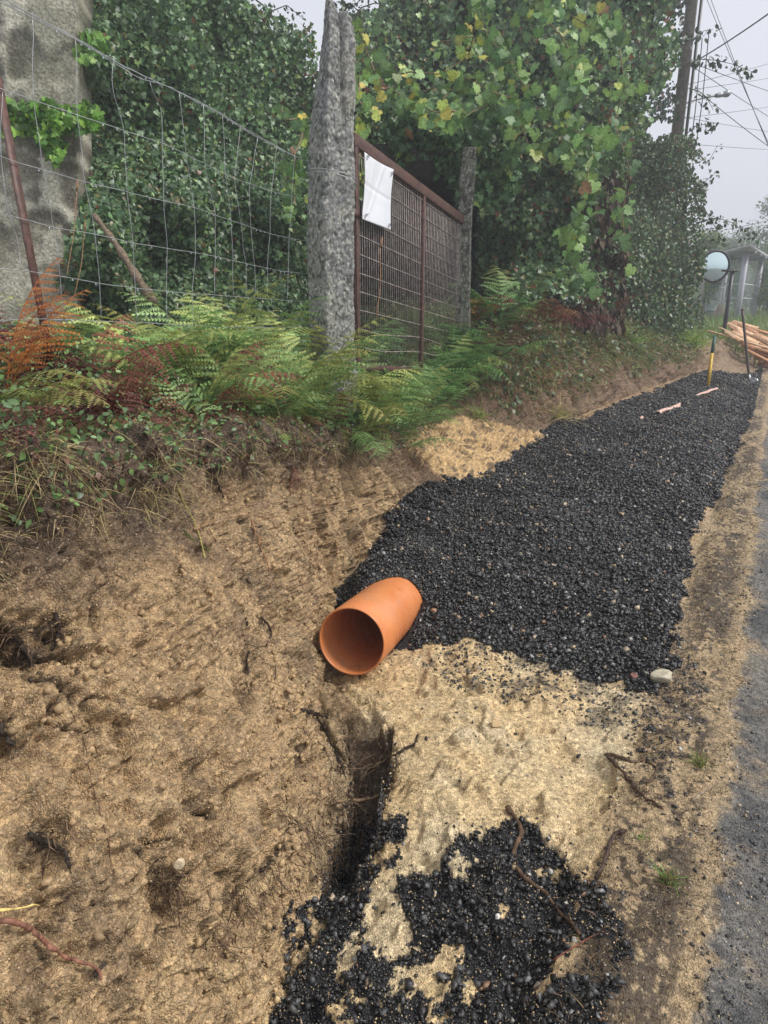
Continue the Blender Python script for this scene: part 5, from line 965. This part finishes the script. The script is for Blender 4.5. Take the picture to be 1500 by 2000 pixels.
# hanging root hair mats, uncountable
def fine_roots():
    g = np.random.default_rng(8); A = Acc()
    spots = [(640,1420,26),(690,1400,20),(740,1450,16),(760,1480,14),(670,1500,34),(700,1560,30),(735,1600,20),(620,1650,26),(540,1700,24),(30,1250,26),(100,1230,20),(90,1640,26),(330,1730,40),(475,1755,34),(560,1600,40),(600,1640,36),(700,1480,34),(610,1400,20),(490,1260,20),(540,1260,16),(430,1830,26),(640,1580,30),(760,1510,16),(700,1130,14),(560,880,18),(420,880,24),(280,900,30),(180,920,30),(80,920,30),(640,900,20),(720,900,20),(660,850,20)]
    for (x, y, n) in spots:
        for _ in range(n):
            b = hit(x + g.normal()*22, y + g.normal()*24, .012); d = nrm(np.array([.5, -.4, -.3]) + g.normal(size=3)*.8); l = g.uniform(.04, .17); m = 7; pp = [b]
            for i in range(m-1): d = nrm(d + g.normal(size=3)*.35 + [0, 0, -.22]); pp.append(pp[-1] + d*l/m)
            r0 = g.uniform(.0008, .0024); V, f = tube(pp, np.linspace(r0, r0*.4, m), 4, False); A.add(V, f, np.array([(.05, .03, .02), (.12, .075, .045), (.20, .13, .08)][g.integers(3)]))
    o = A.build('fine_roots', M['bark']); tag(o, 'fine hair roots hanging from the cut soil', 'roots', kind='stuff')
fine_roots()
def rock(name, label, q, size, col, seed, cat='stone', n=28):
    g = np.random.default_rng(seed); b = hit(*q); u, v = np.meshgrid(np.linspace(0, 2*np.pi, n, endpoint=False), np.linspace(0.04, math.pi-.04, n)); X = np.stack([np.cos(u)*np.sin(v), np.sin(u)*np.sin(v), np.cos(v)], -1)
    pls = nrm(g.normal(size=(9, 3))); hts = g.uniform(.55, .9, 9); rr = np.min(np.where((X@pls.T) > .05, hts/np.maximum(X@pls.T, .05), 9), -1); rr = np.minimum(rr, 1.1)
    V = X*rr[..., None]*np.array(size)/2; V += X*.03*size[0]*fbm(V, 60, 3, seed)[..., None]; a = R(29+10*seed); V = V@np.array([[math.cos(a), math.sin(a), 0], [-math.sin(a), math.cos(a), 0], [0, 0, 1]]) + b + [0, 0, size[2]*.22]
    i = np.arange(n-1)[:, None]*n; j = np.arange(n)[None]; k = (j+1) % n; f = np.stack([i+j, i+n+j, i+n+k, i+k], -1).reshape(-1, 4)
    c = np.array(col)*(1+.35*fbm(V, 30, 3, seed))[..., None]; o = mesh(name, V.reshape(-1, 3), [f, np.arange(n)[None], (np.arange(n)+(n-1)*n)[::-1][None]], M['grit'], None, c.reshape(-1, 3)); tag(o, label, cat)
rock('stone', 'pale buff rock at the right tip of the black heap by the verge', (1292, 1332), (.115, .085, .07), (.42, .38, .28), 3)
rock('brick_chip', 'reddish-brown brick chip in the crumbs left of the pale rock', (1238, 1327), (.05, .04, .035), (.24, .10, .08), 4, 'brick chip')
rock('stone', 'small ochre stone on the open sand in front of the pipe', (966, 1418), (.05, .042, .035), (.42, .29, .14), 5)
rock('stone', 'white pebble cluster stone set in the lower cut face', (352, 1690), (.03, .03, .03), (.58, .46, .30), 6)
rock('stone', 'largest white pebble in the lower black crumbs', (972, 1795), (.018, .016, .014), (.6, .58, .54), 7)
rock('stone', 'light orange pebble at the bottom of the black crumbs', (1012, 1940), (.016, .016, .014), (.5, .33, .2), 8)
# pinkish scraps showing in the heap
def scrap(label, q, L, W_, seed):
    g = np.random.default_rng(seed); b = hit(*q, off=.02); n, m = 16, 8; u, v = np.meshgrid(np.linspace(-1, 1, n), np.linspace(-1, 1, m)); ax = nrm(np.array([.25, .97, .03])); s = np.array([.97, -.25, 0])
    wv = W_*(.6+.6*vnoise(np.stack([u*3, u*0, u*0], -1)+seed, 1.0, seed)); V = b + ax*(u*L/2)[..., None] + s*(v*wv/2)[..., None] + np.array([0, 0, 1])*(.02*(1-v**2) + .012*vnoise(np.stack([u*2, v*2, v*0], -1)+seed, 1, seed+1))[..., None]
    i = np.arange(m-1)[:, None]*n; j = np.arange(n-1)[None]; o = mesh('plastic_scrap', V.reshape(-1, 3), np.stack([i+j, i+j+1, i+n+j+1, i+n+j], -1).reshape(-1, 4), M['pink'], None, None, True); so_ = o.modifiers.new('s', 'SOLIDIFY'); so_.thickness = .006; tag(o, label, 'scrap')
M['pink'] = mat_plain('pink_plastic', (.62, .40, .33), rough=.5, var=.15, scale=30)
scrap('larger pinkish scrap showing through the middle of the far heap', (1305, 800), .75, .10, 1); scrap('smaller pink scrap further up the heap toward the shovel', (1378, 770), .85, .07, 2); scrap('tiny pink chip left of the larger scrap on the heap', (1252, 821), .08, .04, 3)

# dead timber leaning in the ivy at left
def timber():
    a, b = at(184, 420, 5.15), at(270, 545, 4.9); A = Acc(); pl = polyline([a, (a+b)/2 + [0, 0, .02], b, b + (b-a)*.35], 24); V, f = tube(pl, np.linspace(.018, .034, 24)*(1+.2*np.sin(np.arange(24)*1.3)), 10); A.add(V, f, np.array((.16, .12, .08))*(1+.5*fbm(V*[1, 1, .3], 30, 3, 3))[:, None]); o = A.build('dead_branch', M['bark'], None, True); tag(o, 'grey rotten branch leaning down out of the ivy beside the old wall', 'branch')
timber()
g = np.random.default_rng(4)
for (x0, y0, x1, y1, lab) in ((735, 560, 742, 485, 'thin dry grass stem with a seed head in front of the gate mesh'), (130, 480, 150, 375, 'thin reddish bramble cane rising before the pale wall'), (145, 520, 165, 455, 'short orange cane standing in front of the wall foot')):
    a, b = at(x0, y0+60, 4.5), at(x1, y1, 4.5); pl = polyline([a, (a+b)/2 + [.02, 0, 0], b], 20); A = Acc(); V, f = tube(pl, .003, 5); A.add(V, f, (.30, .17, .09)); V, f = tube([pl[-1], pl[-1]+[.01, .0, .03], pl[-1]+[.02, 0, .07]], [.003, .008, .002], 6); A.add(V, f, (.36, .2, .1)); o = A.build('dry_stem', M['bark'], None, True); tag(o, lab, 'stem')

# ------------------------------------------------------------------ utility pole, lamp, cables
pb = at(1322, 265, 13.2); M['concrete'] = mat_plain('weathered_pole', (.13, .115, .09), rough=.8, var=.35, scale=14, bump=.4)
def pole():
    e = empty('utility_pole', [pb[0], pb[1], .6], 'weathered tapering utility pole rising out of the bush at the right', 'utility pole')
    V, f = tube([[pb[0], pb[1], z] for z in (.5, 3, 6, 10)], [.125, .115, .105, .09], 20); mesh('shaft', V, f, M['concrete'], e, None, True)
    V, f = tube([[pb[0]+.17, pb[1]-.05, z] for z in (.7, 3, 8.5)], .028, 8); mesh('cable_conduit', V, f, M['black'], e, None, True)
    V, f = box_between([pb[0]-.8, pb[1]-.1, 8.3], [pb[0]+.8, pb[1]-.1, 8.3], .1, .1); mesh('cross_arm', V, f, M['concrete'], e)
    for s in (-.7, 0, .7): V, f = tube([[pb[0]+s, pb[1]-.1, z] for z in (8.35, 8.42, 8.5, 8.56)], [.03, .05, .035, .02], 8); mesh('insulator', V, f, M['black'], e, None, True)
pole()
def lamp():
    d = 13.3; a = at(1334, 205, d); e = empty('street_lamp', a, 'slim grey street lamp on a curved arm fixed to the utility pole', 'street lamp')
    V, f = tube(polyline([at(1330, 208, d), at(1345, 199, d), at(1370, 192, d), at(1398, 187, d)], 20), .018, 8); mesh('arm', V, f, M['steel'], e, None, True)
    V, f = tube(polyline([at(1395, 188, d), at(1405, 186, d), at(1418, 183, d), at(1427, 181, d)], 12), [.02, .05, .055, .06, .06, .055, .06, .075, .08, .08, .06, .03], 12); c = V.mean(0); V = (V-c)*[1, 1, .75]+c; mesh('lamp_head', V, f, M['steel'], e, None, True)
    V, f = tube([at(1334, 216, d), at(1358, 196, d)], .008, 6); mesh('brace', V, f, M['steel'], e)
lamp()
M['cable'] = mat_plain('cable_sheath', (.03, .03, .035), rough=.6, var=.2, bump=0)
CAB = [((1378,-8),(1500,268),13,11,.009,'left of the two nearly parallel service wires dropping steeply to the right edge'), ((1386,-8),(1502,278),13,11,.009,'right of the two parallel service wires dropping steeply to the right edge'),
 ((1340,130),(1500,20),13.1,10.5,.018,'thick twisted cable rising from the pole to the upper right corner'), ((1340,118),(1500,173),13.1,22,.012,'cable leaving the pole just beneath the thick one and sloping gently down'), ((1350,128),(1500,222),13.1,20,.011,'cable crossing the lamp and falling to the right edge at lamp height'),
 ((1340,166),(1500,121),13.1,24,.009,'thin wire rising right from the pole above the lamp'), ((1345,176),(1500,149),13.1,24,.008,'faint wire just above the lamp head'), ((1335,231),(1500,205),13.1,24,.008,'thin wire running right just below the lamp'),
 ((1335,229),(1500,253),13.1,24,.008,'thin wire sagging right from the pole below the lamp'), ((1372,185),(1502,280),13.2,15,.011,'cable slanting down from the lamp arm to the right edge'), ((1340,281),(1500,288),13.1,24,.008,'nearly level wire above the top of the bush'), ((1396,453),(1500,428),30,30,.014,'lowest faint wire over the bus shelter')]
for (p, q, d0, d1, r, lab) in CAB:
    x1, y1 = q[0] + (q[0]-p[0])*.8, q[1] + (q[1]-p[1])*.8; a, b = at(*p, d0), at(x1, y1, d0 + (d1-d0)*1.8); t = np.linspace(0, 1, 30)[:, None]; pts = a*(1-t) + b*t - np.array([0, 0, 1])*.06*4*t*(1-t); V, f = tube(pts, r*.62, 5); o = mesh('cable', V, f, M['cable'], None, None, True); tag(o, lab, 'cable', 'overhead cables at the right')
for k_, (xa_, yb) in enumerate(((1359, 285), (1346, 300))):
    V, f = tube(polyline([at(xa_, yb, 13), at(xa_, yb, 13) + [.02, 0, .7], at(xa_, yb, 13) + [-.01, 0, 1.9]], 20), .009, 5); o = mesh('hanging_cable', V, f, M['cable'], None, None, True); tag(o, ('loose cable dangling right beside the pole', 'shorter loose cable dangling against the pole')[k_], 'cable')

# ------------------------------------------------------------------ traffic mirror
def mirror():
    d = 15.6; b = at(1411, 668, d); dm = 15.6*.975; c = at(1396, 520, 15.15); e = empty('traffic_mirror', b, 'round convex traffic mirror on a black post before the bus shelter', 'traffic mirror'); tp_ = vert_to(b, 532)
    V, f = tube([b - [0, 0, .4], tp_], .045, 14); mesh('post', V, f, M['black'], e, None, True)
    V, f = tube([tp_, tp_ + [0, 0, .06]], .06, 12); mesh('post_cap', V, f, M['black'], e, None, True)
    V, f = box_between(tp_ + [-.16, -.12, .03], tp_ + [.10, .02, .03], .05, .035); mesh('bracket', V, f, M['black'], e)
    fw = nrm(np.array([.52, -.85, -.02])); s = nrm(np.cross(fw, [0, 0, 1])); u = np.cross(s, fw); R_ = .315; n = 40; th = np.linspace(0, 2*np.pi, n, endpoint=False)
    rings = [(0, .05)] + [(r, .05*(1-(r/R_)**2)) for r in np.linspace(.03, R_, 10)]
    V = [c + fw*.06] + [c + s*r*math.cos(t)+u*r*math.sin(t)+fw*(h+.01) for r, h in rings[1:] for t in th]; Fs = [np.array([(0, 1+k, 1+(k+1) % n) for k in range(n)])]; q = []
    for i in range(9):
        for k in range(n): q.append((1+i*n+k, 1+(i+1)*n+k, 1+(i+1)*n+(k+1) % n, 1+i*n+(k+1) % n))
    m, nn_, bb, oo = newmat('mirror_glass'); bb.inputs['Base Color'].default_value = (.66, .80, .80, 1); bb.inputs['Metallic'].default_value = 1; bb.inputs['Roughness'].default_value = .06
    mesh('mirror_face', np.array(V), [Fs[0], np.array(q)], m, e, None, True)
    pr = [c + s*(R_+.005)*math.cos(t)+u*(R_+.005)*math.sin(t)+fw*.005 for t in np.linspace(0, 2*np.pi, n+1)]; V, f = tube(pr, .03, 8, False); mesh('rim', V, f, M['black'], e, None, True)
    V = [c - fw*.09] + [c + s*R_*math.cos(t)+u*R_*math.sin(t) for t in th]; mesh('back_shell', np.array(V), np.array([(0, 1+(k+1) % n, 1+k) for k in range(n)]), M['black'], e, None, True)
mirror()
# ------------------------------------------------------------------ shovel and stake
def shovel():
    d = 11.6; top_ = at(1450, 606, d); bot = at(1464, 745, d); e = empty('shovel', bot, 'long-handled shovel standing upright in the far end of the black heap', 'shovel'); M['handle'] = mat_plain('dark_wood', (.07, .045, .035), rough=.5, var=.3)
    V, f = tube(polyline([top_, (top_+bot)/2, bot], 10), .021, 12); mesh('handle', V, f, M['handle'], e, None, True)
    V, f = tube([at(1449.7, 603, d), top_], [.02, .026], 12); mesh('grip_end', V, f, M['handle'], e, None, True)
    a, b = at(1462, 740, d), at(1477, 770, d-.1); n, m = 12, 9; s = nrm(np.cross(b-a, [.3, -1, .2])); nb = nrm(np.cross(s, b-a)); V = []
    for t in np.linspace(0, 1, n):
        w_ = .115*math.sqrt(max(.02, 1-(max(0, t-.45)/.56)**2))*min(1, .35+t*5)
        for v in np.linspace(-1, 1, m): V.append(a + (b-a)*t*1.15 + s*v*w_ + nb*(.03*v*v))
    i = np.arange(n-1)[:, None]*m; j = np.arange(m-1)[None]; o = mesh('blade', np.array(V), np.stack([i+j, i+j+1, i+m+j+1, i+m+j], -1).reshape(-1, 4), M['steel'], e, None, True); so_ = o.modifiers.new('s', 'SOLIDIFY'); so_.thickness = .005
    V, f = tube([at(1462.5, 731, d), at(1465, 748, d)], [.026, .03], 10); mesh('socket', V, f, M['steel'], e, None, True)
shovel()
def stake():
    d = 10.9; a, b, c = at(1384, 748, d), at(1390.5, 690, d), at(1396, 656, d); e = empty('marker_stake', a, 'yellow marker stake with a dark green upper half at the edge of the heap', 'stake'); M['yel'] = mat_plain('yellow_paint', (.62, .40, .05), rough=.45, var=.2); M['grn'] = mat_plain('green_paint', (.03, .09, .07), rough=.45, var=.2)
    V, f = tube([a - [0, 0, .1], b], .026, 12); mesh('yellow_half', V, f, M['yel'], e, None, True); V, f = tube([b, c], .024, 12); mesh('green_half', V, f, M['grn'], e, None, True)
stake()
# ------------------------------------------------------------------ timber boards
M['board'] = mat_attr('sawn_board', rough=.65, spec=.3, noise=.3, nscale=25)
BO = [((1420,632),(1500,668),14.6,.10),((1424,638),(1520,690),14.3,.10),((1426,630),(1478,650),15.0,.12),((1432,645),(1510,700),13.9,.09),((1450,650),(1540,672),14.5,.12),((1440,640),(1470,690),14.0,.10),((1415,648),(1500,690),13.6,.10),((1436,660),(1520,712),13.2,.09),((1450,672),(1530,706),12.9,.10),((1455,682),(1530,720),12.6,.08),((1425,655),(1500,705),13.4,.08),((1470,655),(1560,690),14.2,.12),((1460,640),(1540,662),15.0,.11),((1448,665),(1500,680),13.1,.10),((1382,646),(1440,662),13.8,.07),((1405,640),(1440,655),14.4,.09),((1430,628),(1480,642),15.3,.10),((1475,680),(1545,700),12.8,.11),((1440,634),(1530,676),14.8,.10),((1428,650),(1480,672),13.8,.12)]
BL = ['uppermost','longest pale','short reddish','steep orange','broad flat','crosswise','low left','front-most pale','lower front','bottom','narrow dark-edged','right-hand','rear right','half-hidden middle','single thin pale','small left end','topmost rear','lower right','upper long','wide centre']
g = np.random.default_rng(15)
for (p, q, d, w_), lb in zip(BO, BL):
    a, b = at(*p, d), at(*q, d-.35); V, f = box_between(a, b, w_*1.1, .028, nrm(np.array([.1, -.3, 1.0]) + g.normal(size=3)*.25)); c = np.array([(.50, .26, .13), (.58, .36, .20), (.40, .18, .09), (.62, .40, .24)][g.integers(4)])
    o = mesh('board', V, f, M['board'], None, np.tile(c, (8, 1))); tag(o, lb+' sawn board in the orange-brown timber pile beside the shovel', 'board', 'sawn boards piled beside the shovel')
def trestle():
    a = at(1478, 690, 12.9); A = Acc()
    V, f = box_between(at(1474, 694, 12.9), at(1520, 700, 12.7), .16, .12); A.add(V, f, (.42, .24, .13)); V, f = box_between(at(1496, 700, 12.8), at(1494, 728, 12.8), .09, .09, (1, 0, 0)); A.add(V, f, (.38, .2, .11)); V, f = box_between(at(1486, 698, 12.8), at(1484, 712, 12.8), .07, .07, (1, 0, 0)); A.add(V, f, (.30, .16, .09))
    V, f = box_between(at(1515, 700, 12.8), at(1515, 735, 12.8), .09, .09, (1, 0, 0)); A.add(V, f, (.38, .2, .11))
    o = A.build('timber_trestle', M['board']); tag(o, 'broken brown timber support under the right end of the board pile', 'timber')
trestle()
# ------------------------------------------------------------------ bus shelter
M['alu'] = mat_plain('lilac_grey_metal', (.40, .40, .45), rough=.45, var=.06, scale=3, bump=0); M['roofm'] = mat_plain('grey_roof', (.34, .34, .34), rough=.6, var=.12, scale=3, bump=0)
def shelter():
    gz = .88; 
    def gr(x, d): p = at(x, 640, d); return np.array([p[0], p[1], gz-.1])
    Mi, Le, Ri = gr(1436.5, 23.5), gr(1369.5, 27.5), gr(1467, 26.5); Bk = Le + Ri - Mi; Bk = Le + (Ri-Mi)
    e = empty('bus_shelter', Mi + [0, 0, .1], 'glass-sided bus shelter with grey posts and a flat sloping roof', 'bus shelter'); H_ = 2.42; up = np.array([0, 0, 1.])
    for p, h in ((Mi, H_), (Le, H_), (Ri, H_-.1), (Bk, H_-.1)): V, f = box_between(p, p + up*h, .14, .17, (.3, 1, 0)); mesh('post', V, f, M['alu'], e)
    u1, u2 = nrm(Le-Mi), nrm(Ri-Mi); o1 = Mi - u1*.7 - u2*.85 + up*(H_+.03); o2 = Le + u1*.5 - u2*.85 + up*(H_-.0); o3 = Bk + u1*.5 + u2*.5 + up*(H_-.1); o4 = Ri - u1*.7 + u2*.5 + up*(H_-.08)
    V = np.array([o1, o2, o3, o4, *(np.array([o1, o2, o3, o4]) + up*.1)]); mesh('roof', V, np.array([[3, 2, 1, 0], [4, 5, 6, 7], [0, 1, 5, 4], [1, 2, 6, 5], [2, 3, 7, 6], [3, 0, 4, 7]]), M['roofm'], e)
    for t in (.25, .5, .75): a = o1 + (o4-o1)*t - up*.035; b = o2 + (o3-o2)*t - up*.035; V, f = box_between(a, b, .07, .06); mesh('roof_beam', V, f, M['alu'], e)
    m, nn_, bb, oo = newmat('shelter_glass'); bb.inputs['Base Color'].default_value = (.72, .84, .80, 1); bb.inputs['Roughness'].default_value = .08; bb.inputs['IOR'].default_value = 1.3; bb.inputs['Alpha'].default_value = .14
    for a, b in ((Mi, Le), (Le, Bk), (Ri, Mi)):
        d_ = nrm(b-a); V, f = box_between(a + d_*.1 + up*1.25, b - d_*.1 + up*1.25, .012, 1.95); mesh('glass_panel', V, f, m, e)
        for h in (.95, 1.42): V, f = box_between(a + d_*.08 + up*h + np.array([d_[1], -d_[0], 0])*.01, b - d_*.08 + up*h + np.array([d_[1], -d_[0], 0])*.01, .02, .025); mesh('glass_rail', V, f, M['sheet'], e)
    V, f = box_between(Le + u2*.5 + up*.52, Bk*.0 + Le + u2*2.0 + up*.52, .35, .05); mesh('bench', V, f, M['alu'], e)
    c = at(1402, 622, 26.5); 
    A = Acc(); n = 14; zz = np.linspace(0, 1, n); rr = .24*np.sqrt(np.maximum(.03, 1-zz**2.2)); pts = np.stack([c[0] + .06*np.sin(zz*3), c[1] + 0*zz, gz-.05 + .68*zz], 1); V, f = tube(pts, rr, 14); V = V + .02*fbm(V, 9, 3, 3)[:, None]; A.add(V, f, np.where((V[:, :1] < c[0]), np.array([[.50, .20, .10]]), np.array([[.42, .32, .18]]))); o = A.build('bundle', M['grit'], None, True); tag(o, 'pointed tan and orange bundle standing inside the bus shelter glass', 'bundle')
shelter()
def bin_():
    c = at(1364, 640, 29); e = empty('waste_bin', [c[0], c[1], .85], 'rounded dark green waste bin just left of the bus shelter', 'bin'); m = mat_plain('green_plastic', (.06, .13, .09), rough=.5, var=.15)
    V, f = tube([[c[0], c[1], z] for z in (.85, 1.2, 1.7)], [.5, .54, .56], 20); mesh('body', V, f, m, e, None, True); V, f = tube([[c[0], c[1], z] for z in (1.7, 1.8, 1.95, 2.02)], [.57, .54, .36, .05], 20); mesh('lid', V, f, m, e, None, True)
bin_()
def pillar():
    c = at(1358, 600, 24); V, f = tube([[c[0], c[1], z] for z in np.linspace(.8, 2.75, 12)], .19*(1+.06*np.sin(np.arange(12)*2.)), 4); V = V + .03*fbm(V, 4, 3, 2)[:, None]; A = Acc(); A.add(V, f, (.30, .29, .26)); o = A.build('stone_pillar', M['granite']); tag(o, 'pale stone pillar between the bush and the bus shelter', 'pillar')
pillar()
# ------------------------------------------------------------------ far trees and shrubs
def tree(name, label, base, H_, Wd, n, size, cols, seed, cat='tree', tw=.12, sparse=.35):
    g = np.random.default_rng(seed); e = empty(name, base, label, cat); base = np.array(base, float); A = Acc(); pl = [base + [0, 0, -.3]]; 
    for t in np.linspace(.1, .95, 8): pl.append(base + [g.normal()*.04*H_*t, g.normal()*.04*H_*t, H_*t])
    pl = np.array(pl); V, f = tube(pl, np.linspace(tw, .02, len(pl)), 8); A.add(V, f, (.12, .10, .08)); tips = []
    for k in range(16):
        b = pl[g.integers(2, len(pl))]; az = g.uniform(0, 6.28); L = Wd*.5*g.uniform(.5, 1.1)*(1.15-(b[2]-base[2])/H_*.7); d = np.array([math.cos(az), math.sin(az), g.uniform(.1, .8)]); q = [b + d*L*t + g.normal(size=3)*.06*L*t for t in np.linspace(0, 1, 6)]; V, f = tube(q, np.linspace(tw*.35, .01, 6), 5); A.add(V, f, (.11, .09, .07)); tips += q[2:]
    A.build('trunk', M['bark'], e); tips = np.array(tips); c = tips[g.integers(0, len(tips), n)] + nrm(g.normal(size=(n, 3)))*(Wd*.16*g.random((n, 1))**.6); c[:, 2] = np.maximum(c[:, 2], base[2]+.1)
    k = fbm(c, 1.6, 3, seed) > -sparse; c = c[k]; leaves('crown', c, nrm(c-tips.mean(0)) + [0, 0, .6], size*(.6+.8*g.random(len(c))), 'oval', pal(len(c), cols, [1]*len(cols), g), M['leafmatt'], e, .4, .9, g)
GP = [(.10, .17, .06), (.14, .20, .08), (.08, .13, .05)]
def gnd(x, d, z=1.0): p = at(x, 600, d); return (p[0], p[1], z)
tree('tree', 'hazy pale tree rising above the right end of the shelter roof', gnd(1492, 42), 6.2, 4.5, 5200, .15, GP, 1)
tree('tree', 'misty thin-crowned tree at the right edge, nearest the shelter', gnd(1512, 36), 5.2, 3.6, 4200, .13, [(.16, .26, .07), (.12, .2, .06)], 2)
tree('tree', 'low faded tree behind the traffic mirror', gnd(1432, 48), 4.6, 5.0, 5200, .15, GP, 3)
tree('tree', 'faint distant tree left of the traffic mirror', gnd(1385, 52), 4.8, 5.5, 5200, .16, GP, 4)
tree('tree', 'pale thin distant tree between mirror and the right-hand trees', gnd(1462, 62), 5.4, 5.0, 4200, .17, [(.14, .18, .10), (.10, .14, .07)], 5)
tree('shrub', 'yellow-green shrub seen through the bus shelter glass', gnd(1450, 32, .95), 2.4, 4.0, 7000, .10, [(.22, .30, .07), (.12, .2, .05), (.08, .13, .05)], 6, 'shrub', .06)
tree('shrub', 'dark shrub behind the left shelter post', gnd(1385, 34, .95), 2.7, 3.6, 6000, .10, [(.07, .13, .05), (.12, .19, .06)], 7, 'shrub', .06)
tree('shrub', 'dense dark hedge shrub right of the bus shelter', gnd(1500, 31, .95), 2.6, 3.4, 9000, .10, [(.05, .09, .04), (.09, .15, .05)], 8, 'shrub', .06, .8)
tree('shrub', 'leafy shrub filling the gap between bush and shelter', gnd(1358, 26, .9), 2.9, 2.6, 6000, .09, [(.09, .16, .05), (.18, .26, .07)], 9, 'shrub', .06)
tree('shrub', 'low bright shrub at the far right beyond the boards', gnd(1535, 26, .9), 2.0, 3.0, 5000, .09, [(.16, .26, .06), (.10, .18, .05)], 10, 'shrub', .06)
q, nn, k = pick(((y_ > 15) & (y_ < 40) & (r_ > 2.5)).ravel() & (PX > 1250) & (PX < 1650), 7000, seed=21); g = np.random.default_rng(5)
blades('meadow_grass', q, nn, .22, .012, pal(len(q), [(.14, .24, .05), (.22, .32, .07), (.26, .26, .10)], (1, 1, .6), g), 'far green grass beyond the boards', 'grass', g, 1, .4, 1)
# mist
def haze():
    me = bpy.data.meshes.new('haze'); x0, x1, y0, y1, z0, z1 = -75, 75, -12, 90, -2.5, 11.5; V = [(x, y, z) for z in (z0, z1) for x, y in ((x0, y0), (x1, y0), (x1, y1), (x0, y1))]
    me.from_pydata(V, [], [(3, 2, 1, 0), (4, 5, 6, 7), (0, 1, 5, 4), (1, 2, 6, 5), (2, 3, 7, 6), (3, 0, 4, 7)]); m = bpy.data.materials.new('mist'); m.use_nodes = True; n = m.node_tree; n.nodes.clear(); o = n.nodes.new('ShaderNodeOutputMaterial'); v = n.nodes.new('ShaderNodeVolumePrincipled')
    v.inputs['Density'].default_value = HAZE; v.inputs['Color'].default_value = (.93, .95, 1, 1); v.inputs['Anisotropy'].default_value = .3; n.links.new(v.outputs[0], o.inputs['Volume']); me.materials.append(m); ob = bpy.data.objects.new('haze', me); sc.collection.objects.link(ob); ob['kind'] = 'stuff'; ob['label'] = 'thin pale mist over the whole scene'
HAZE = .0068
haze()
